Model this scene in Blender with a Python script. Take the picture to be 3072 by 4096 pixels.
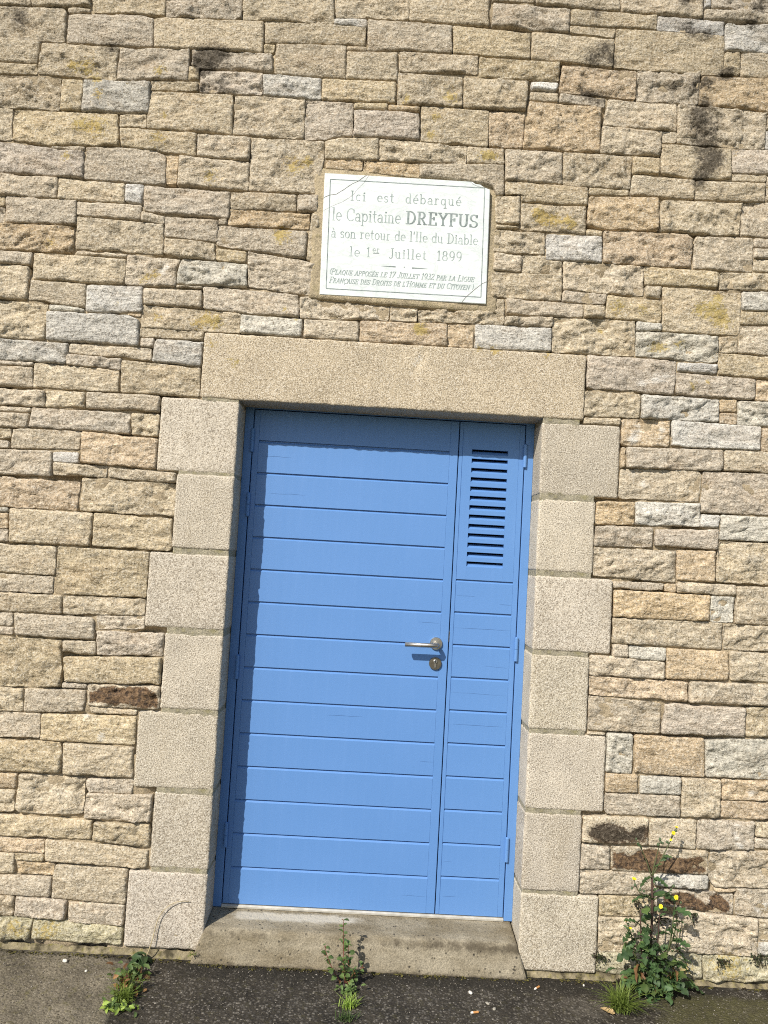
import bpy, math, random
import numpy as np
from mathutils import Vector, Matrix

scene = bpy.context.scene
for o in list(bpy.data.objects):
    bpy.data.objects.remove(o)
random.seed(7)
rng = np.random.RandomState(11)

# ------------------------------------------------------------------ camera
# metres; x along the wall, y into the wall (its face is y = 0), z up, z = 0 at the door step
CAM = (-0.0475, -3.0953, 1.4834)
PITCH, ROLL, YAW = 0.05689, -0.05688, -0.01277
cx, sx = math.cos(PITCH), math.sin(PITCH)
cy, sy = math.cos(ROLL), math.sin(ROLL)
cz, sz = math.cos(YAW), math.sin(YAW)
Rc = (np.array([[cz, -sz, 0], [sz, cz, 0], [0, 0, 1]]) @ np.array([[1, 0, 0], [0, cx, -sx], [0, sx, cx]])
      @ np.array([[cy, 0, sy], [0, 1, 0], [-sy, 0, cy]]))
cd = bpy.data.cameras.new('camera')
cam = bpy.data.objects.new('camera', cd)
scene.collection.objects.link(cam)
cam.matrix_world = Matrix(((Rc[0, 0], Rc[0, 2], -Rc[0, 1], CAM[0]), (Rc[1, 0], Rc[1, 2], -Rc[1, 1], CAM[1]),
                           (Rc[2, 0], Rc[2, 2], -Rc[2, 1], CAM[2]), (0, 0, 0, 1)))
cd.sensor_fit = 'VERTICAL'
cd.sensor_height = 24.0
cd.lens = 24.0 * 3077.0 / 4096.0
cd.clip_start = 0.05
cd.clip_end = 500
scene.camera = cam

# ------------------------------------------------------------------ light
SUN_DIR = Vector((-0.109, -0.153, 0.156)).normalized()      # towards the sun
elev = math.asin(SUN_DIR.z)
world = bpy.data.worlds.new('World')
scene.world = world
world.use_nodes = True
wn = world.node_tree
sky = wn.nodes.new('ShaderNodeTexSky')
sky.sky_type = 'NISHITA'
sky.sun_disc = False
sky.sun_elevation = elev
sky.sun_rotation = math.atan2(SUN_DIR.x, SUN_DIR.y)
bg = wn.nodes['Background']
bg.inputs['Strength'].default_value = 0.11
wn.links.new(sky.outputs[0], bg.inputs[0])
sd = bpy.data.lights.new('sun', 'SUN')
sd.energy = 5.0
sd.angle = math.radians(0.5)
sd.color = (1.0, 0.955, 0.88)
sun = bpy.data.objects.new('sun', sd)
scene.collection.objects.link(sun)
sun.location = (-3, -4, 6)
sun.rotation_euler = SUN_DIR.to_track_quat('Z', 'Y').to_euler()
vs = scene.view_settings
vs.view_transform = 'Standard'
vs.look = 'None'
vs.exposure = 0.16
vs.gamma = 1.0
vs.use_curve_mapping = False

scene.cycles.use_denoising = False
scene.cycles.filter_width = 1.05
scene.cycles.max_bounces = 6
scene.cycles.diffuse_bounces = 3

GZ = -0.122            # ground level

# ------------------------------------------------------------------ numeric noise
_perm = rng.permutation(256)
_perm = np.concatenate([_perm, _perm, _perm])
_grad = rng.normal(size=(256, 3))
_grad /= np.linalg.norm(_grad, axis=1)[:, None]


def pnoise(p):
    p = np.asarray(p, float)
    i = np.floor(p).astype(int)
    f = p - i
    u = f * f * f * (f * (f * 6 - 15) + 10)
    i &= 255
    res = 0
    for dx in (0, 1):
        wx = u[..., 0] if dx else 1 - u[..., 0]
        for dy in (0, 1):
            wy = u[..., 1] if dy else 1 - u[..., 1]
            for dz in (0, 1):
                wz = u[..., 2] if dz else 1 - u[..., 2]
                h = _perm[_perm[_perm[i[..., 0] + dx] + i[..., 1] + dy] + i[..., 2] + dz]
                g = _grad[h]
                d = f - np.array([dx, dy, dz])
                res = res + wx * wy * wz * (g * d).sum(-1)
    return res * 1.5


def fbm(p, octv=4, gain=0.5):
    p = np.asarray(p, float)
    s, a, t = 0, 1.0, 0
    for k in range(octv):
        s = s + a * pnoise(p * (2.03 ** k) + 17.3 * k)
        t += a
        a *= gain
    return s / t


def sstep(a, b, x):
    t = np.clip((x - a) / (b - a), 0, 1)
    return t * t * (3 - 2 * t)


# ------------------------------------------------------------------ object helpers
COL = scene.collection


def wloc(o):
    v = Vector((0, 0, 0))
    while o is not None:
        v += o.location
        o = o.parent
    return v


def tag(o, label=None, cat=None, group=None, kind=None):
    if label: o['label'] = label
    if cat: o['category'] = cat
    if group: o['group'] = group
    if kind: o['kind'] = kind
    return o


def empty(name, loc, label=None, cat=None, group=None, parent=None):
    o = bpy.data.objects.new(name, None)
    o.empty_display_size = 0.05
    COL.objects.link(o)
    o.parent = parent
    o.location = Vector(loc) - (wloc(parent) if parent else Vector((0, 0, 0)))
    return tag(o, label, cat, group)


def mesh_obj(name, verts, faces, mat, parent=None, loc=None, smooth=True, mask=None):
    """verts in world metres; the origin goes to loc (default: centre of the vertices)"""
    V = np.asarray(verts, float)
    c = np.asarray(loc if loc is not None else (V.min(0) + V.max(0)) / 2, float)
    me = bpy.data.meshes.new(name)
    me.from_pydata((V - c).tolist(), [], faces if isinstance(faces, list) else faces.tolist())
    if smooth:
        me.polygons.foreach_set('use_smooth', np.ones(len(me.polygons), bool))
    if mask is not None:
        at = me.attributes.new('mask', 'FLOAT_COLOR', 'POINT')
        at.data.foreach_set('color', np.asarray(mask, np.float32).ravel())
    me.materials.append(mat)
    o = bpy.data.objects.new(name, me)
    COL.objects.link(o)
    o.parent = parent
    o.location = Vector(c) - (wloc(parent) if parent else Vector((0, 0, 0)))
    return o


def share(src, name, parent, loc, rot=(0, 0, 0), scale=(1, 1, 1)):
    o = bpy.data.objects.new(name, src)
    COL.objects.link(o)
    o.parent = parent
    o.location = Vector(loc) - (wloc(parent) if parent else Vector((0, 0, 0)))
    o.rotation_euler = rot
    o.scale = scale
    return o


class MB:
    def __init__(s):
        s.v, s.f = [], []

    def add(s, v, f):
        n = len(s.v)
        s.v += [tuple(map(float, p)) for p in v]
        s.f += [tuple(i + n for i in q) for q in f]
        return s

    def box(s, x0, x1, y0, y1, z0, z1):
        return s.add([(x0, y0, z0), (x1, y0, z0), (x1, y1, z0), (x0, y1, z0), (x0, y0, z1), (x1, y0, z1), (x1, y1, z1), (x0, y1, z1)],
                     [(0, 3, 2, 1), (4, 5, 6, 7), (0, 1, 5, 4), (1, 2, 6, 5), (2, 3, 7, 6), (3, 0, 4, 7)])

    def bbox(s, x0, x1, y0, y1, z0, z1, b=0.0015):
        """box with its front (-y) edges chamfered by b"""
        A = [(x0, z0), (x1, z0), (x1, z1), (x0, z1)]
        B = [(x0 + b, z0 + b), (x1 - b, z0 + b), (x1 - b, z1 - b), (x0 + b, z1 - b)]
        v = [(x, y0, z) for x, z in B] + [(x, y0 + b, z) for x, z in A] + [(x, y1, z) for x, z in A]
        f = [(0, 1, 2, 3)]
        for i in range(4):
            j = (i + 1) % 4
            f += [(4 + i, 4 + j, j, i), (8 + i, 8 + j, 4 + j, 4 + i)]
        f.append((11, 10, 9, 8))
        return s.add(v, f)

    def prism(s, prof, x0, x1):
        """profile of (y, z) points extruded along x"""
        n = len(prof)
        v = [(x0, y, z) for y, z in prof] + [(x1, y, z) for y, z in prof]
        f = [tuple(range(n)), tuple(range(2 * n - 1, n - 1, -1))]
        f += [(i, i + n, (i + 1) % n + n, (i + 1) % n) for i in range(n)]
        return s.add(v, f)

    def tube(s, pts, rad, n=8, cap=True):
        P = [Vector(p) for p in pts]
        R = [float(q) for q in rad] if isinstance(rad, (list, tuple)) else [float(rad)] * len(P)
        rings = []
        up = Vector((0.3, 0.2, 1)).normalized()
        for i, p in enumerate(P):
            d = (P[min(i + 1, len(P) - 1)] - P[max(i - 1, 0)]).normalized()
            a = d.cross(up)
            if a.length < 1e-3: a = d.cross(Vector((1, 0, 0)))
            a.normalize()
            b = d.cross(a).normalized()
            rings.append([p + R[i] * (math.cos(2 * math.pi * k / n) * a + math.sin(2 * math.pi * k / n) * b) for k in range(n)])
        v = [q for r in rings for q in r]
        f = [(i * n + k, i * n + (k + 1) % n, (i + 1) * n + (k + 1) % n, (i + 1) * n + k) for i in range(len(P) - 1) for k in range(n)]
        if cap:
            f += [tuple(range(n - 1, -1, -1)), tuple(range((len(P) - 1) * n, len(P) * n))]
        return s.add(v, f)

    def lathe(s, c, axis, prof, n=20):
        """prof of (radius, height along axis)"""
        ax = Vector(axis).normalized()
        a = ax.orthogonal().normalized()
        b = ax.cross(a)
        c = Vector(c)
        v = []
        for r, h in prof:
            v += [c + ax * h + r * (math.cos(2 * math.pi * k / n) * a + math.sin(2 * math.pi * k / n) * b) for k in range(n)]
        f = [(i * n + k, i * n + (k + 1) % n, (i + 1) * n + (k + 1) % n, (i + 1) * n + k) for i in range(len(prof) - 1) for k in range(n)]
        f += [tuple(range(n - 1, -1, -1)), tuple(range((len(prof) - 1) * n, len(prof) * n))]
        return s.add(v, f)

    def obj(s, name, mat, parent=None, loc=None, smooth=False, mask=None):
        return mesh_obj(name, s.v, s.f, mat, parent, loc, smooth, mask)


def grid_faces(ny, nx, flip=False):
    a = np.arange(ny * nx).reshape(ny, nx)
    q = np.stack([a[:-1, :-1], a[:-1, 1:], a[1:, 1:], a[1:, :-1]], -1).reshape(-1, 4)
    return q[:, ::-1] if flip else q


# ------------------------------------------------------------------ materials
class NT:
    def __init__(s, name, rough=0.85, spec=0.3):
        s.m = bpy.data.materials.new(name)
        s.m.use_nodes = True
        s.t = s.m.node_tree
        s.b = s.t.nodes['Principled BSDF']
        s.b.inputs['Roughness'].default_value = rough
        s.b.inputs['Specular IOR Level'].default_value = spec

    def put(s, sock, val):
        if hasattr(val, 'links'): s.t.links.new(val, sock)
        elif isinstance(val, (tuple, list)) and len(val) == 3 and sock.type == 'RGBA': sock.default_value = (*val, 1)
        else: sock.default_value = val

    def node(s, typ, **kw):
        n = s.t.nodes.new('ShaderNode' + typ)
        for k, val in kw.items():
            setattr(n, k, val)
        return n

    def coord(s, which='Object'):
        return s.node('TexCoord').outputs[which]

    def mapping(s, vec, loc=(0, 0, 0), rot=(0, 0, 0), scale=(1, 1, 1)):
        n = s.node('Mapping')
        s.put(n.inputs[0], vec); s.put(n.inputs[1], loc); s.put(n.inputs[2], rot); s.put(n.inputs[3], scale)
        return n.outputs[0]

    def noise(s, vec, scale, detail=3, rough=0.55, dist=0.0):
        n = s.node('TexNoise')
        s.put(n.inputs['Vector'], vec); s.put(n.inputs['Scale'], scale); s.put(n.inputs['Detail'], detail)
        s.put(n.inputs['Roughness'], rough); s.put(n.inputs['Distortion'], dist)
        return n.outputs['Fac']

    def voro(s, vec, scale, feature='F1', out='Distance', rand=1.0):
        n = s.node('TexVoronoi', feature=feature)
        s.put(n.inputs['Vector'], vec); s.put(n.inputs['Scale'], scale); s.put(n.inputs['Randomness'], rand)
        return n.outputs[out]

    def rng(s, val, a, b, c=0.0, d=1.0, smooth=False):
        n = s.node('MapRange')
        if smooth: n.interpolation_type = 'SMOOTHSTEP'
        for i, q in enumerate((val, a, b, c, d)): s.put(n.inputs[i], q)
        return n.outputs[0]

    def math(s, op, a, b=0.0, c=None):
        n = s.node('Math', operation=op)
        s.put(n.inputs[0], a); s.put(n.inputs[1], b)
        if c is not None: s.put(n.inputs[2], c)
        return n.outputs[0]

    def mix(s, fac, a, b, mode='MIX'):
        n = s.node('Mix', data_type='RGBA', blend_type=mode)
        s.put(n.inputs[0], fac); s.put(n.inputs[6], a); s.put(n.inputs[7], b)
        return n.outputs[2]

    def scale(s, col, fac):
        """colour times a scalar"""
        n = s.node('VectorMath', operation='SCALE')
        s.put(n.inputs[0], col); s.put(n.inputs['Scale'], fac)
        return n.outputs[0]

    def bump(s, h, dist, strength=1.0, prev=None):
        n = s.node('Bump')
        s.put(n.inputs['Strength'], strength); s.put(n.inputs['Distance'], dist); s.put(n.inputs['Height'], h)
        if prev is not None: s.put(n.inputs['Normal'], prev)
        return n.outputs[0]

    def done(s, col, normal=None, rough=None):
        s.put(s.b.inputs['Base Color'], col)
        if normal is not None: s.put(s.b.inputs['Normal'], normal)
        if rough is not None: s.put(s.b.inputs['Roughness'], rough)
        return s.m


def plain(name, col, rough=0.6, spec=0.3, metal=0.0, var=0.12, vscale=40):
    k = NT(name, rough, spec)
    k.b.inputs['Metallic'].default_value = metal
    n = k.noise(k.coord(), vscale, 3)
    return k.done(k.scale(col, k.rng(n, 0.3, 0.7, 1 - var, 1 + var)))


def stone_material(name, dressed=False):
    k = NT(name, 0.9, 0.2)
    info = k.node('ObjectInfo')
    off = k.math('MULTIPLY', info.outputs['Random'], 41.0)
    va = k.node('VectorMath', operation='ADD')
    k.put(va.inputs[0], k.coord()); k.put(va.inputs[1], off)
    v = va.outputs[0]
    col = info.outputs['Color']
    ang = k.math('MULTIPLY_ADD', info.outputs['Random'], 0.9, -0.55)
    comb = k.node('CombineXYZ'); k.put(comb.inputs[1], ang)
    big = k.noise(v, 6.5, 3, 0.55)
    m1 = k.noise(v, 75, 4, 0.72)
    if dressed:
        grain = k.noise(v, 185, 2, 0.8)
        c = k.scale(col, k.rng(big, 0.3, 0.7, 0.84, 1.1))
        c = k.mix(k.rng(k.noise(k.mapping(v, scale=(3, 1, 0.8)), 4, 3, 0.6), 0.5, 0.75, 0, 0.35), c, (0.36, 0.29, 0.18))
        c = k.scale(c, k.rng(m1, 0.35, 0.65, 0.86, 1.12))
        c = k.mix(k.rng(grain, 0.50, 0.66, 0, 0.85), c, (0.74, 0.67, 0.56))
        c = k.mix(k.rng(grain, 0.48, 0.34, 0, 0.85), c, (0.18, 0.14, 0.10))
    else:
        mp = k.mapping(v, rot=comb.outputs[0], scale=(0.55, 1, 2.0))
        streak = k.noise(mp, 34, 4, 0.7, 0.4)
        warm = k.noise(k.mapping(v, scale=(0.6, 1, 1.7)), 8, 3, 0.6)
        grain = k.noise(v, 125, 3, 0.75)
        c = k.scale(col, k.rng(big, 0.3, 0.7, 0.90, 1.09))
        c = k.mix(k.rng(warm, 0.52, 0.78, 0, 0.55), c, k.mix(0.5, col, (0.44, 0.28, 0.13)))
        c = k.mix(k.rng(warm, 0.42, 0.25, 0, 0.5), c, k.mix(0.5, col, (0.50, 0.48, 0.42)))
        c = k.scale(c, k.rng(streak, 0.32, 0.68, 0.74, 1.22))
        c = k.mix(k.rng(grain, 0.50, 0.66, 0, 0.66), c, (0.74, 0.67, 0.55))
        c = k.mix(k.rng(grain, 0.46, 0.33, 0, 0.78), c, (0.155, 0.11, 0.06))
        c = k.scale(c, k.rng(m1, 0.34, 0.60, 0.78, 1.12))
    at = k.node('Attribute', attribute_name='mask')
    sep = k.node('SeparateColor'); k.put(sep.inputs[0], at.outputs['Color'])
    yl = k.rng(k.math('ADD', sep.outputs[1], k.math('MULTIPLY_ADD', m1, 3.4, -1.7)), 0.55, 0.85, 0, 0.72)
    c = k.mix(yl, c, k.mix(big, (0.42, 0.26, 0.05), (0.36, 0.31, 0.09)))
    wh = k.rng(k.math('ADD', at.outputs['Alpha'], k.math('MULTIPLY_ADD', grain if dressed else streak, 2.6, -1.3)), 0.5, 1.1, 0, 0.75)
    c = k.mix(wh, c, (0.72, 0.69, 0.62))
    ru = k.rng(k.math('ADD', sep.outputs[2], k.math('MULTIPLY_ADD', m1, 1.0, -0.5)), 0.45, 0.58, 0, 0.93)
    c = k.mix(ru, c, k.mix(k.rng(m1, 0.40, 0.56), (0.034, 0.019, 0.013), k.mix(k.rng(grain, 0.3, 0.7), (0.085, 0.043, 0.02), (0.26, 0.16, 0.08))))
    bl = k.rng(k.math('ADD', sep.outputs[0], k.math('MULTIPLY_ADD', m1, 3.0, -1.5)), 0.40, 1.12, 0, 0.9)
    c = k.mix(bl, c, k.mix(k.rng(grain, 0.4, 0.7), (0.035, 0.028, 0.019), (0.12, 0.10, 0.075)))
    if dressed:
        nb = k.bump(grain, 0.006, 0.8)
    else:
        nb = k.bump(streak, 0.014, 0.65)
        nb = k.bump(grain, 0.007, 0.85, nb)
    return k.done(c, nb)


def mortar_material(name, col, lichen=0.3, pit=0.5):
    k = NT(name, 0.95, 0.15)
    v = k.coord()
    a = k.noise(v, 160, 4, 0.7); b = k.noise(v, 14, 4, 0.6); d = k.noise(v, 45, 4, 0.65)
    c = k.scale(col, k.rng(b, 0.3, 0.7, 0.78, 1.15))
    c = k.scale(c, k.rng(a, 0.3, 0.7, 0.62, 1.3))
    c = k.mix(k.rng(d, 0.52, 0.68, 0, lichen), c, (0.25, 0.22, 0.06))
    if pit > 0.6: c = k.mix(k.rng(k.noise(v, 20, 5, 0.7), 0.47, 0.62, 0, pit), c, (0.05, 0.042, 0.025))
    return k.done(c, k.bump(k.math('ADD', a, k.math('MULTIPLY', d, 1.5)), 0.005, 0.9))


M_STONE = stone_material('rough_granite')
M_DRESS = stone_material('dressed_granite', True)
M_MORTAR = mortar_material('lime_mortar', (0.40, 0.32, 0.21), 0.1)
M_JOINT = mortar_material('jointing_mortar', (0.36, 0.32, 0.23), 0.4)
M_PLMORT = mortar_material('bedding_mortar', (0.44, 0.36, 0.235), 0.25)
M_BASE = mortar_material('mossy_base_mortar', (0.30, 0.25, 0.155), 0.8, 0.9)


def paint_material():
    k = NT('blue_door_paint', 0.36, 0.42)
    v = k.coord()
    a = k.noise(v, 3.0, 3, 0.5)
    g = k.noise(k.mapping(v, scale=(1, 1, 14)), 60, 3, 0.5)
    w = k.noise(k.mapping(v, scale=(5, 1, 0.35)), 9, 4, 0.6)
    c = k.mix(k.rng(a, 0.3, 0.7), (0.106, 0.238, 0.505), (0.117, 0.253, 0.532))
    c = k.mix(k.rng(w, 0.55, 0.8, 0, 0.12), c, (0.15, 0.30, 0.60))
    sp = k.noise(v, 130, 3, 0.6)
    c = k.mix(k.rng(sp, 0.74, 0.80, 0, 0.5), c, (0.06, 0.13, 0.30))
    nb = k.bump(k.noise(v, 260, 3, 0.6), 0.0006, 0.35)
    nb = k.bump(g, 0.0006, 0.25, nb)
    return k.done(c, nb, k.rng(w, 0.3, 0.7, 0.34, 0.48))


M_PAINT = paint_material()
M_DARK = plain('void_shade', (0.006, 0.008, 0.012), 0.9, 0.1)  # near-black colour stands in for shade behind the leaves and in the keyway


def steel_material():
    k = NT('brushed_steel', 0.32, 0.5)
    k.b.inputs['Metallic'].default_value = 1.0
    v = k.coord()
    n = k.noise(v, 45, 4, 0.6)
    c = k.mix(k.rng(n, 0.45, 0.72), (0.52, 0.50, 0.46), (0.36, 0.29, 0.20))
    return k.done(c, k.bump(k.noise(k.mapping(v, scale=(1, 12, 12)), 150, 2), 0.0004, 0.4), k.rng(n, 0.3, 0.7, 0.26, 0.5))


M_STEEL = steel_material()
M_BRASSY = plain('tarnished_steel', (0.23, 0.20, 0.15), 0.42, 0.5, 0.9, 0.25, 90)
M_ALU = plain('weathered_aluminium', (0.55, 0.52, 0.45), 0.45, 0.5, 0.35, 0.2, 30)

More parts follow.
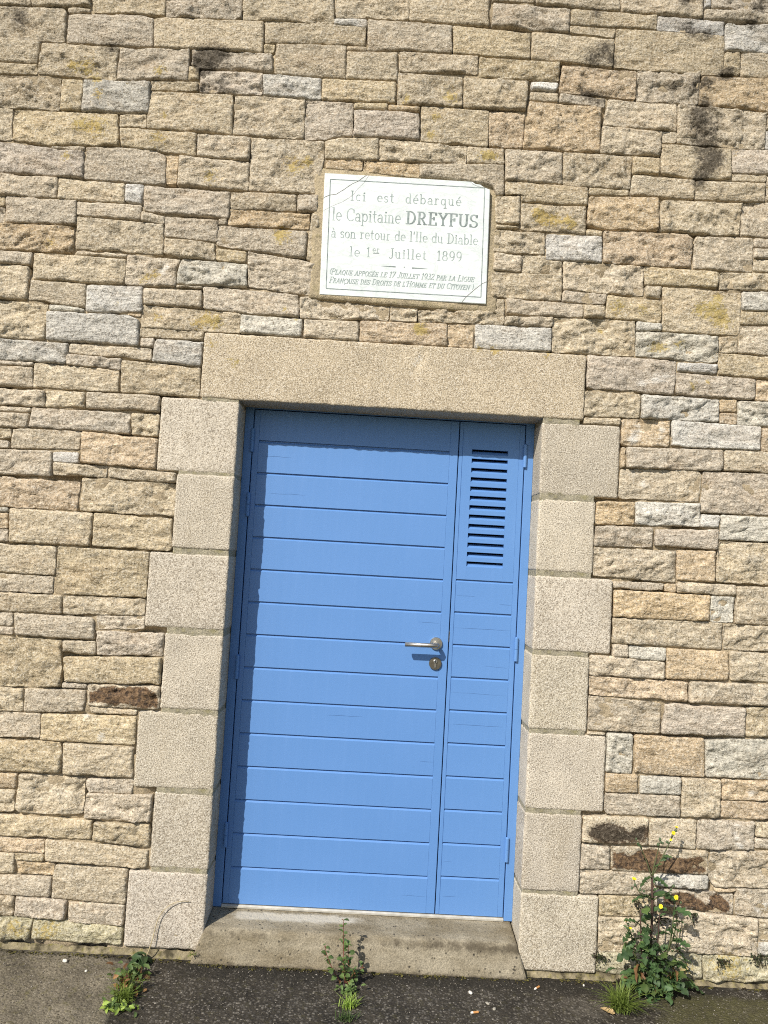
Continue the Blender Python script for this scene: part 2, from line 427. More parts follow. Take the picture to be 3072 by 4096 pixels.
# ------------------------------------------------------------------ stones of the wall, outline corners in millimetres (x,z), with a colour letter
STONES = """t -1761,3730 -1598,3741 -1592,3679 -1756,3665;t -1595,3742 -1350,3759 -1347,3693 -1452,3686 -1590,3679;t -1441,3683 -1343,3688 -1339,3665 -1434,3659;y -1344,3759 -1041,3780 -1036,3677 -1335,3667;t -1037,3780 -723,3802 -714,3678 -1031,3673;t -1756,3662 -1458,3678 -1444,3661 -1439,3532 -1745,3533;t -1437,3655 -1132,3669 -1081,3657 -1076,3539 -1432,3531;y -1079,3657 -1045,3667 -624,3678 -621,3543 -1072,3536;y -1744,3530 -1541,3532 -1544,3434 -1736,3426;y -1735,3422 -1547,3430 -1544,3388 -1731,3379;y -1534,3524 -1215,3525 -1218,3384 -1542,3388;t -1214,3523 -924,3541 -922,3404 -1214,3387;t -916,3537 -581,3542 -574,3467 -867,3461 -913,3469;y -921,3465 -877,3465 -877,3407 -921,3405;p -871,3447 -616,3457 -612,3358 -871,3359;y -1731,3376 -1441,3380 -1440,3243 -1719,3233;y -1439,3375 -1354,3380 -1353,3246 -1438,3244;g -1350,3376 -1075,3387 -1073,3254 -1349,3243;y -1072,3390 -880,3400 -878,3361 -1071,3350;t -1074,3346 -732,3355 -723,3185 -1077,3190;t -1719,3231 -1631,3235 -1625,3103 -1708,3099;y -1625,3231 -1200,3240 -1183,3108 -1325,3098 -1466,3090 -1621,3100;t -1459,3086 -1325,3094 -1326,3077 -1462,3078;y -1193,3239 -1083,3246 -1079,3191 -1189,3189;y -1188,3185 -869,3181 -868,3085 -1177,3104;t -866,3178 -645,3179 -647,3076 -861,3083;p -1707,3096 -1465,3079 -1326,3075 -1320,2959 -1696,2964;t -1321,3094 -1053,3102 -989,3076 -985,2955 -1317,2960;o -983,3076 -938,3078 -937,2954 -983,2955;t -934,3081 -644,3071 -640,2952 -934,2955;p -1696,2960 -1423,2957 -1419,2870 -1688,2865;t -1419,2954 -1149,2947 -1146,2867 -1416,2866;g -1145,2947 -1069,2948 -1073,2867 -1142,2876;t -1067,2945 -714,2939 -715,2828 -977,2833 -1064,2840;y -1687,2861 -1631,2864 -1629,2822 -1684,2820;t -1683,2816 -1630,2818 -1624,2752 -1678,2750;t -1627,2864 -1339,2867 -1334,2766 -1621,2754;t -1336,2863 -1072,2861 -1074,2800 -1333,2806;t -1070,2837 -975,2819 -976,2789 -1072,2797;t -720,3802 -339,3828 -332,3691 -712,3679;y -334,3829 -27,3850 -19,3727 -327,3716;g -330,3711 -196,3719 -196,3686 -331,3686;y -618,3681 -331,3686 -199,3680 -195,3602 -613,3585;y -615,3580 -572,3582 -574,3544 -617,3544;y -567,3585 -276,3597 -269,3454 -565,3455;y -273,3596 -191,3597 -189,3578 -272,3575;t -270,3571 -60,3581 -55,3462 -267,3453;t -192,3714 163,3714 168,3597 -52,3592 -186,3578;y -52,3586 276,3590 279,3510 -50,3501;g -612,3452 -370,3447 -366,3358 -609,3360;y -366,3447 -60,3455 -55,3361 -363,3357;y -53,3496 218,3493 222,3365 -49,3358;t -727,3353 -432,3355 -426,3185 -719,3186;p -429,3352 -230,3350 -227,3208 -327,3190 -423,3183;y -227,3353 -89,3359 -89,3331 -228,3328;o -85,3355 47,3352 48,3330 -84,3331;p -227,3322 -85,3327 47,3326 50,3213 -225,3208;t -641,3177 -342,3181 -339,3107 -356,2956 -638,2952;t -337,3181 -271,3200 -118,3208 -113,3115 -334,3107;t -114,3204 250,3199 251,3125 -110,3114;o -333,3103 -178,3109 -179,3066 -329,3066;o -172,3109 56,3109 59,3053 -173,3063;y -712,2944 -442,2947 -439,2877 -709,2872;t -437,2947 -350,2953 -351,2880 -435,2874;o -715,2868 -382,2869 -381,2805 -715,2802;t -755,2825 -721,2827 -719,2802 -754,2801;y -24,3850 311,3873 316,3721 163,3722 -18,3726;y 321,3874 501,3886 503,3840 325,3831;t 507,3887 863,3911 865,3827 656,3826 509,3834;t 329,3825 653,3820 654,3717 493,3716 327,3726;y 168,3714 492,3703 495,3591 173,3598;t 497,3710 846,3701 844,3582 499,3590;y 282,3584 620,3584 623,3504 284,3498;y 222,3493 493,3495 489,3362 227,3364;w 506,3493 617,3496 619,3478 606,3457 508,3460;y 502,3449 620,3450 621,3415 500,3412;y 51,3360 334,3355 336,3204 57,3210;o 337,3354 484,3354 481,3209 341,3204;t 58,3109 408,3130 413,3000 382,3000 368,3031 273,3051 61,3058;t 253,3197 407,3196 408,3133 255,3127;t 411,3197 649,3197 653,3063 417,3063;y 418,3060 762,3055 762,2980 487,2978 483,3007 417,3002;t 379,2992 479,3000 484,2956 484,2880 384,2885;y 488,2970 756,2973 759,2858 490,2860;y 385,2873 469,2875 485,2864 389,2859;p 867,3912 1212,3936 1216,3819 871,3823;y 660,3820 1022,3819 1022,3756 659,3754;y 657,3747 849,3747 845,3709 656,3717;y 852,3749 1311,3749 1310,3580 1269,3575 951,3575 849,3581;o 631,3575 945,3568 945,3449 623,3456;t 628,3451 817,3441 815,3401 625,3415;t 950,3570 1213,3580 1207,3443 951,3439;o 499,3410 803,3399 804,3208 482,3207;t 830,3438 1118,3435 1122,3319 1062,3319 814,3328;t 812,3323 1061,3314 1057,3207 807,3208;t 1063,3315 1124,3315 1124,3271 1064,3270;t 1124,3438 1499,3424 1494,3267 1368,3264 1127,3271;o 1222,3566 1537,3574 1541,3431 1210,3440;g 1314,3800 1530,3807 1533,3688 1313,3680;g 1025,3815 1310,3809 1308,3748 1024,3755;t 1249,3938 1526,3957 1528,3865 1251,3865;g 1216,3936 1244,3938 1247,3868 1221,3863;t 1223,3857 1388,3863 1529,3857 1530,3812 1312,3815 1224,3820;y 1313,3674 1378,3678 1380,3578 1312,3576;y 1382,3678 1533,3684 1536,3576 1385,3573;t 1222,3576 1297,3577 1298,3573 1219,3570;t 1504,3418 1541,3420 1543,3355 1503,3355;g 1498,3345 1543,3347 1545,3269 1498,3269;t 1059,3262 1355,3259 1359,3128 1205,3119 1061,3131;p 1360,3259 1545,3268 1548,3159 1362,3158;t 1364,3152 1507,3154 1502,3124 1363,3125;y 945,3199 1057,3200 1058,3127 946,3127;y 946,3121 1205,3115 1206,3034 938,3037;y 1208,3113 1502,3120 1500,3040 1210,3033;t 1508,3152 1548,3155 1551,3048 1508,3045;t 654,3200 939,3199 937,3058 763,3058 656,3063;y 767,3055 932,3055 932,3032 767,3025;o 768,3017 1058,3033 1061,2890 814,2884 764,2898;t 1065,3022 1405,3028 1401,2889 1066,2889;t 1409,3036 1551,3042 1556,2891 1406,2893;o -1677,2746 -1341,2758 -1336,2668 -1342,2644 -1669,2643;t -1332,2798 -979,2788 -971,2661 -1327,2662;t -972,2819 -757,2820 -756,2728 -970,2740;t -754,2821 -720,2826 -719,2801 -754,2801;t -969,2733 -759,2722 -757,2657 -903,2652 -973,2666;t -1668,2636 -1500,2635 -1502,2582 -1664,2584;t -1318,2656 -1115,2654 -1118,2640 -1331,2635;t -1494,2635 -1120,2633 -1121,2529 -1491,2529;t -1115,2652 -899,2644 -909,2607 -911,2529 -1117,2528;t -906,2537 -799,2538 -802,2527 -908,2527;t -1663,2580 -1509,2579 -1505,2532 -1506,2438 -1651,2436;t -1500,2526 -1272,2517 -1272,2424 -1501,2438;g -1269,2515 -1044,2522 -1039,2418 -1266,2406;t -1039,2517 -803,2523 -798,2452 -1034,2450;t -1650,2431 -1420,2426 -1427,2399 -1420,2282 -1637,2278;g -1419,2428 -1273,2419 -1271,2404 -1417,2403;o -1095,2407 -1043,2409 -1044,2398 -1092,2401;g -1425,2398 -1093,2401 -1047,2383 -1042,2277 -1417,2281;y -1037,2446 -639,2437 -637,2356 -783,2353 -1038,2356;y -1042,2352 -783,2352 -784,2320 -1042,2316;p -1036,2313 -982,2314 -981,2277 -1035,2276;g -970,2309 -780,2310 -785,2208 -983,2218 -979,2283;g -1637,2273 -1325,2270 -1325,2231 -1332,2186 -1630,2189;t -1319,2269 -990,2269 -988,2222 -1319,2232;t -1328,2227 -1110,2220 -1109,2176 -1328,2183;t -1629,2182 -1460,2183 -1470,2168 -1628,2166;p -1627,2161 -1461,2163 -1456,2082 -1620,2079;t -1456,2182 -1277,2177 -1113,2172 -1110,2085 -1451,2081;y -1106,2215 -785,2201 -781,2083 -1100,2084;t -1619,2067 -1405,2072 -1399,2005 -1614,2002;t -1401,2072 -1243,2074 -1240,2009 -1395,2005;t -1237,2075 -940,2079 -938,2011 -1233,2011;t -1613,1997 -1453,1997 -1461,1979 -1612,1981;t -1611,1973 -1460,1974 -1463,1916 -1606,1914;t -1449,1999 -1052,2000 -1048,1915 -1458,1921;t -1049,2000 -938,2003 -934,1910 -1044,1912;t -1606,1906 -1527,1907 -1527,1871 -1602,1865;t -1602,1860 -1535,1860 -1533,1831 -1599,1827;t -1523,1911 -1247,1914 -1247,1840 -1520,1832;t -756,2795 -388,2796 -390,2682 -426,2683 -754,2714;t -375,2875 -340,2864 -341,2668 -385,2676;t -626,2696 -574,2690 -388,2670 -344,2663 -357,2528 -614,2550;y -756,2700 -632,2695 -631,2648 -753,2654;t -797,2538 -407,2529 -401,2436 -638,2440 -792,2448;t -402,2518 -366,2526 -34,2512 -35,2446 -396,2432;t -28,2513 80,2515 81,2447 -27,2445;g -636,2431 -386,2428 -385,2354 -636,2356;t -377,2427 -154,2432 -151,2351 -376,2353;o -150,2436 207,2446 211,2351 -146,2351;g -893,2647 -625,2642 -619,2550 -906,2544 -906,2588 -900,2620;t 386,2853 590,2852 593,2761 493,2761 381,2759;g 598,2846 828,2852 831,2743 601,2741;y 764,2878 829,2875 828,2854 764,2855;t 387,2756 499,2748 500,2681 385,2682;t 504,2752 595,2754 600,2737 666,2735 668,2679 504,2677;y 377,2674 671,2678 671,2568 382,2571;p 444,2566 762,2560 763,2505 444,2504;t 765,2559 852,2563 852,2509 767,2507;t 86,2493 195,2514 356,2515 384,2561 437,2563 440,2458 91,2449;t 442,2490 641,2501 639,2459 443,2457;o 211,2443 315,2446 317,2352 214,2352;g 320,2450 636,2453 638,2356 321,2351;o 834,2874 1181,2884 1208,2866 1199,2742 1058,2739 837,2742;t 1218,2876 1457,2885 1459,2743 1213,2739;t 1463,2884 1556,2890 1557,2851 1462,2848;t 1463,2841 1557,2847 1558,2805 1463,2800;t 1463,2794 1558,2800 1560,2748 1463,2745;p 673,2736 1006,2736 1010,2612 677,2618;y 1009,2736 1318,2733 1319,2664 1174,2662 1015,2661;t 1326,2730 1560,2742 1562,2670 1327,2662;t 1019,2656 1084,2656 1082,2601 1017,2608;p 677,2614 857,2608 852,2568 674,2567;y 861,2606 1084,2595 1088,2561 1084,2504 856,2510;y 1089,2655 1416,2650 1414,2487 1399,2471 1094,2473;g 1419,2657 1562,2666 1564,2586 1420,2580;y 1419,2571 1564,2580 1566,2528 1416,2520;t 1416,2511 1566,2521 1570,2394 1411,2399;t 642,2496 979,2506 983,2358 642,2355;g 986,2503 1091,2500 1089,2470 987,2467;g 985,2462 1326,2464 1327,2359 1309,2350 986,2360;t 1331,2462 1404,2463 1406,2396 1332,2397;y 1331,2392 1570,2388 1572,2298 1330,2306;g 1160,2347 1325,2345 1323,2307 1159,2307;p 788,2352 1155,2349 1156,2245 1149,2210 788,2214;p 1159,2300 1484,2292 1486,2215 1463,2206 1159,2214;o 1490,2289 1572,2294 1575,2209 1490,2207;t 787,2202 1013,2201 1015,2103 783,2099;g 1018,2201 1337,2199 1339,2107 1021,2103;o 1341,2199 1409,2202 1410,2152 1341,2150;o 1343,2144 1412,2146 1413,2102 1343,2102;g 1416,2198 1575,2205 1578,2101 1418,2100;y 786,2092 936,2097 936,2069 786,2069;o 941,2094 1139,2101 1138,1993 962,1986 942,1996;g 1148,2103 1513,2097 1512,1999 1145,1996;o 1519,2094 1578,2096 1581,1995 1519,1994;o -1243,1914 -936,1903 -934,1780 -1242,1787;t -1598,1819 -1356,1829 -1349,1725 -1590,1721;g -1354,1827 -1249,1828 -1249,1787 -1348,1787;t -1347,1783 -1131,1779 -1130,1735 -1344,1734;t -1123,1775 -852,1769 -852,1728 -939,1729 -1123,1736;o -1589,1716 -1234,1710 -1237,1594 -1579,1593;y -1225,1726 -851,1724 -848,1594 -1226,1595;g -1579,1590 -1513,1591 -1512,1572 -1577,1570;o -1577,1565 -1512,1569 -1507,1508 -1572,1507;t -1571,1501 -1507,1505 -1503,1455 -1567,1453;y -1504,1589 -1174,1588 -1175,1456 -1497,1454;y -1168,1589 -853,1584 -849,1464 -865,1453 -1166,1458;y -1567,1447 -1309,1446 -1304,1331 -1557,1334;y -1301,1446 -938,1446 -937,1263 -1300,1260;t -1556,1324 -1312,1326 -1308,1260 -1550,1256;y -1550,1252 -1269,1253 -1265,1181 -1543,1175;t -1265,1252 -939,1257 -937,1192 -1259,1180;t -1543,1169 -1458,1174 -1456,1123 -1539,1121;p -1538,1114 -1452,1117 -1451,1086 -1535,1083;t -1453,1174 -1150,1173 -1132,1160 -1129,1086 -1442,1087;t -1128,1180 -937,1191 -936,1139 -1116,1128;p -1121,1123 -854,1124 -853,1037 -1113,1028;y -1535,1079 -1255,1075 -1255,1035 -1246,891 -1518,883;t -1251,1075 -1123,1079 -1120,1024 -1250,1032;y -1244,1013 -859,1031 -856,923 -1238,914;y -1518,880 -1390,881 -1386,790 -1510,786;t -1385,879 -1146,886 -1147,800 -1382,789;t -1240,911 -1144,914 -1145,893 -1240,891;t -1140,911 -855,916 -851,826 -1135,826;t -1127,823 -939,819 -941,800 -1119,800;p -1510,781 -1315,785 -1314,693 -1501,684;y -1311,785 -940,794 -938,683 -1311,684;y -1501,677 -1232,678 -1222,654 -1218,559 -1490,553;y -1219,676 -940,673 -937,556 -1211,555;o -1489,545 -1388,547 -1389,492 -1485,489;t -1484,481 -1394,485 -1389,402 -1477,397;t -1380,548 -1124,544 -1119,409 -1160,399 -1366,400 -1386,412;t -1117,542 -933,548 -937,492 -1102,491 -1116,513;p -1112,486 -853,494 -852,386 -1117,391;y -1476,392 -1084,383 -1080,311 -1469,306;y -1076,378 -853,381 -851,290 -1075,307;o -1469,302 -1264,299 -1261,247 -1464,248;y -1259,302 -855,285 -856,220 -869,212 -928,212 -1253,220;t -1464,242 -1375,241 -1369,173 -1372,166 -1457,164;y -1370,241 -1260,241 -1259,215 -1370,218;o -1359,210 -1218,209 -1217,166 -1356,168;t -1214,209 -928,205 -930,70 -1218,81 -1218,152;t -1457,159 -1223,159 -1222,84 -1450,84;t -1450,79 -1361,82 -1359,6 -1443,5;p -1354,81 -1155,74 -1158,-1 -1354,5;t -1149,73 -932,65 -932,-13 -1144,-7;m -1443,0 -1284,-1 -1289,-80 -1435,-89;m -1280,-1 -998,-12 -932,-21 -933,-84 -1281,-77;o 945,1980 960,1979 960,1895 944,1895;t 965,1981 1361,1992 1362,1919 1351,1905 967,1896;t 1370,1994 1581,1998 1583,1906 1368,1910;t 943,1890 1256,1902 1276,1885 1266,1776 952,1770 942,1780;p 1283,1899 1583,1906 1588,1739 1548,1737 1276,1733;o 850,1755 1007,1758 1007,1664 851,1662;g 1011,1760 1274,1768 1276,1675 1012,1667;g 1280,1725 1356,1723 1354,1672 1280,1674;g 1362,1727 1588,1729 1591,1630 1358,1627;t 849,1656 1084,1659 1084,1579 848,1571;p 1094,1653 1355,1667 1351,1585 1093,1587;t 848,1565 1181,1570 1183,1443 850,1452;o 1185,1574 1342,1579 1342,1452 1187,1453;y 1359,1618 1591,1627 1596,1452 1348,1456;t 933,1434 1140,1437 1137,1405 934,1408;o 1143,1436 1187,1436 1187,1404 1142,1404;t 1191,1446 1429,1446 1429,1404 1194,1404;o 936,1400 1328,1399 1327,1295 937,1290;g 1332,1396 1426,1397 1426,1293 1332,1294;t 1435,1442 1596,1447 1600,1292 1433,1291;t 936,1287 1380,1291 1379,1184 935,1186;y 1386,1288 1600,1288 1603,1190 1386,1186;t 940,1183 1002,1183 1004,1133 941,1132;g 1007,1180 1154,1178 1154,1125 1008,1130;o 1158,1177 1410,1177 1410,1065 1161,1056;t 1415,1179 1603,1181 1607,1067 1418,1063;p 850,1134 947,1133 1153,1121 1152,1054 851,1053;o 852,1049 1250,1048 1249,970 853,976;t 1255,1051 1607,1058 1609,974 1255,968;t 852,971 1144,960 1142,839 853,839;p 1152,961 1484,956 1483,841 1147,839;y 1488,962 1609,968 1613,851 1488,846;t 852,830 925,830 922,820 852,820;g 933,830 1035,828 1036,679 1033,675 933,677;o 1045,827 1321,827 1329,677 1231,678 1045,679;g 1327,820 1419,832 1613,844 1617,684 1334,678;o 934,671 1062,672 1063,602 935,597;g 1070,670 1233,670 1235,603 1071,601;t 1238,670 1394,670 1394,527 1381,521 1242,517;o 1400,672 1617,678 1620,601 1401,592;o 1399,586 1620,595 1622,523 1397,524;t 934,591 1232,598 1235,517 942,513 932,526;t 847,503 1109,505 1108,401 849,399;t 1115,502 1302,508 1302,394 1115,401;t 1307,509 1533,515 1535,403 1308,396;t 1538,512 1622,515 1624,454 1539,453;t 1540,446 1624,449 1625,412 1539,411;t 849,391 961,386 961,298 846,294;t 967,389 1351,389 1354,298 969,296;t 1357,391 1625,405 1629,259 1383,252 1359,288;t 848,290 1131,292 1136,209 849,201;g 1139,290 1356,292 1354,242 1142,245;y 926,196 1143,199 1143,123 928,120;t 1146,230 1234,234 1378,228 1461,228 1457,149 1404,152 1239,167 1148,168;o 1382,247 1472,247 1459,235 1385,234;t 1470,248 1629,254 1632,141 1466,149;t 926,113 1239,122 1238,-3 929,-19;p 1244,159 1417,147 1559,137 1558,-5 1244,-7;t 1563,137 1632,139 1635,56 1563,56;g 1564,48 1635,50 1637,-7 1563,3;m 928,-23 1136,-14 1136,-110 926,-93;m 1140,-13 1340,-9 1341,-106 1140,-111;m 1346,-10 1637,-9 1639,-99 1349,-107"""

# ------------------------------------------------------------------ stains that belong to the wall: (x, z, radius)
BLACK = [(-0.833,3.504,.055),(-0.876,3.491,.037),(-0.784,3.523,.037),(-0.86,3.447,.03),(-0.775,3.384,.043),(-0.861,3.375,.03),(1.245,3.34,.079),(1.199,3.396,.043),(1.236,3.236,.073),(1.294,3.207,.049),(1.245,3.146,.043),(1.238,3.539,.037),(1.194,3.526,.03),(1.235,3.45,.03),(0.808,3.657,.037),(0.759,3.608,.043),(0.836,3.607,.024),(1.167,3.761,.037),(1.238,3.749,.024),(0.792,3.44,.037),(0.747,3.444,.024),(0.721,3.465,.024),(1.332,3.581,.03),(1.1,3.51,.024),(1.313,3.58,.03),(1.215,3.105,.037),(1.451,3.886,.037),(1.421,3.808,.03),(-1.246,3.518,.037),(-1.634,3.622,.037),(-0.859,3.492,.043),(1.131,3.884,.037),(0.764,3.809,.024),(1.361,2.67,.043),(1.449,2.679,.024),(-0.82,2.349,.015),(-1.284,-0.085,.037),(-1.365,-0.095,.037)]
YELLOW = [(-1.282,3.18,.049),(-1.351,3.188,.03),(-1.338,3.427,.043),(-1.401,3.43,.024),(-1.04,3.435,.03),(-1.025,3.146,.037),(-1.395,3.045,.024),(-0.798,3.0,.037),(-1.291,3.372,.024),(-1.286,3.315,.024),(-1.008,3.249,.018),(0.569,2.91,.037),(0.619,2.907,.037),(0.676,2.904,.03),(0.708,2.893,.024),(0.555,2.941,.024),(0.173,3.406,.037),(-0.014,3.38,.024),(0.094,3.239,.024),(0.115,3.317,.024),(0.324,3.163,.03),(0.355,3.165,.024),(0.902,2.562,.043),(1.009,2.556,.03),(1.302,2.575,.055),(1.341,2.526,.049),(1.239,2.571,.037),(1.325,2.627,.024),(1.058,2.402,.03),(1.163,2.415,.03),(1.095,2.404,.024),(1.225,2.249,.024),(1.287,2.266,.018),(0.838,2.458,.018),(-0.769,2.415,.037),(-0.816,2.381,.037),(-0.731,2.392,.03),(-0.977,2.402,.03),(-1.433,2.677,.03),(-1.037,2.561,.03),(-0.99,2.577,.024),(-0.48,2.766,.043),(-0.506,2.777,.024),(0.109,2.413,.037),(0.084,2.417,.024),(-0.455,2.459,.018),(-1.145,2.445,.013),(-1.218,-0.042,.055),(-1.346,-0.048,.049),(1.447,-0.043,.073),(1.268,-0.063,.055),(-0.462,3.067,.049),(-0.401,3.084,.024),(-0.409,2.425,.015),(0.345,2.352,.024),(0.414,2.344,.03),(0.624,2.344,.024),(-0.739,2.304,.024),(-0.654,2.229,.03)]
WHITE = [(1.46,.497,.018),(1.455,.462,.018),(1.468,.433,.021),(1.48,.41,.018),(1.522,.639,.021),(1.513,.615,.015),(.998,2.03,.03),(.98,2.005,.027),(1.009,2.068,.024),(1.108,2.068,.024),(1.097,2.024,.024),(1.063,2.265,.027),(1.112,2.283,.027),(1.014,2.249,.024),(-.949,2.604,.03),(-.978,2.584,.021),(1.559,.176,.024),(1.583,.194,.024),(-1.077,.696,.021),(-1.067,.72,.015),(.992,1.869,.024),(1.036,1.841,.024),(.086,2.274,.021),(.103,2.3,.018),(1.367,.201,.018),(1.38,.178,.015),(-1.137,.787,.024)]
RUSTP = [[(-1.129,.835),(-1.132,.876),(-1.104,.892),(-1.069,.909),(-1.034,.909),(-1.009,.9),(-.968,.911),(-.933,.91),(-.9,.912),(-.866,.89),(-.858,.867),(-.856,.835),(-.909,.829),(-.957,.838),(-.987,.845),(-1.028,.831),(-1.07,.844)],
         [(.971,.306),(.972,.367),(1.008,.369),(1.044,.356),(1.073,.378),(1.121,.386),(1.151,.382),(1.188,.352),(1.23,.357),(1.284,.362),(1.319,.37),(1.338,.351),(1.346,.304),(1.286,.296),(1.136,.297),(1.046,.301)],
         [(1.175,.215),(1.222,.229),(1.288,.226),(1.319,.204),(1.35,.183),(1.367,.213),(1.396,.229),(1.439,.199),(1.446,.17),(1.428,.152),(1.374,.155),(1.308,.163),(1.236,.171),(1.182,.18)]]
BLACKP = [(.855,.434),(.878,.471),(.925,.488),(.973,.487),(1.01,.472),(1.028,.455),(1.063,.489),(1.105,.482),(1.105,.447),(1.09,.411),(1.048,.412),(.988,.4),(.928,.4),(.88,.415)]


def polydist(poly, x, z):
    """signed distance, positive inside"""
    a = np.array(poly)
    d = np.full(x.shape, 9.0)
    ins = np.zeros(x.shape, bool)
    j = len(a) - 1
    for i in range(len(a)):
        ex, ez = a[i] - a[j]
        t = np.clip(((x - a[j, 0]) * ex + (z - a[j, 1]) * ez) / (ex * ex + ez * ez), 0, 1)
        d = np.minimum(d, np.hypot(x - a[j, 0] - t * ex, z - a[j, 1] - t * ez))
        ins ^= ((a[i, 1] > z) != (a[j, 1] > z)) & (x < (a[j, 0] - a[i, 0]) * (z - a[i, 1]) / (a[j, 1] - a[i, 1] + 1e-12) + a[i, 0])
        j = i
    return np.where(ins, d, -d)


def wall_mask(x, z):
    m = np.zeros(x.shape + (4,))
    for ch, L, k in ((0, BLACK, 0.88), (1, YELLOW, 0.8), (3, WHITE, 0.75)):
        for bx, bz, r in L:
            if abs(x.mean() - bx) < 0.8 and abs(z.mean() - bz) < 0.6:
                m[..., ch] += k * np.exp(-((x - bx) ** 2 + (z - bz) ** 2) / (r * r))
    m[..., 0] += 0.24 * sstep(3.15, 3.75, z) + 0.10 * sstep(1.0, 1.7, np.abs(x)) * sstep(3.1, 3.6, z)
    m[..., 1] += 0.10 * sstep(2.4, 3.4, z)
    for p in RUSTP:
        m[..., 2] = np.maximum(m[..., 2], 0.5 + polydist(p, x, z) * 28)
    m[..., 0] = np.maximum(m[..., 0], np.clip(0.45 + polydist(BLACKP, x, z) * 40, 0, 1.15))
    m[..., 2] = np.maximum(m[..., 2], np.clip(0.4 + polydist([(a + .008, b - .004) for a, b in BLACKP], x, z) * 25, 0, .62))
    return np.clip(m, 0, 1.3)


TINT = {'t': (0.510, 0.430, 0.312), 'y': (0.490, 0.402, 0.266), 'p': (0.515, 0.436, 0.330), 'o': (0.510, 0.392, 0.250),
        'g': (0.530, 0.500, 0.432), 'w': (0.66, 0.64, 0.59), 'm': (0.430, 0.390, 0.255)}


def densify(pts, n):
    pts = np.array(pts, float)
    s = np.concatenate([[0], np.cumsum(np.hypot(*np.diff(pts, axis=0).T))])
    t = np.linspace(0, s[-1], n + 1)
    return np.stack([np.interp(t, s, pts[:, 0]), np.interp(t, s, pts[:, 1])], 1)


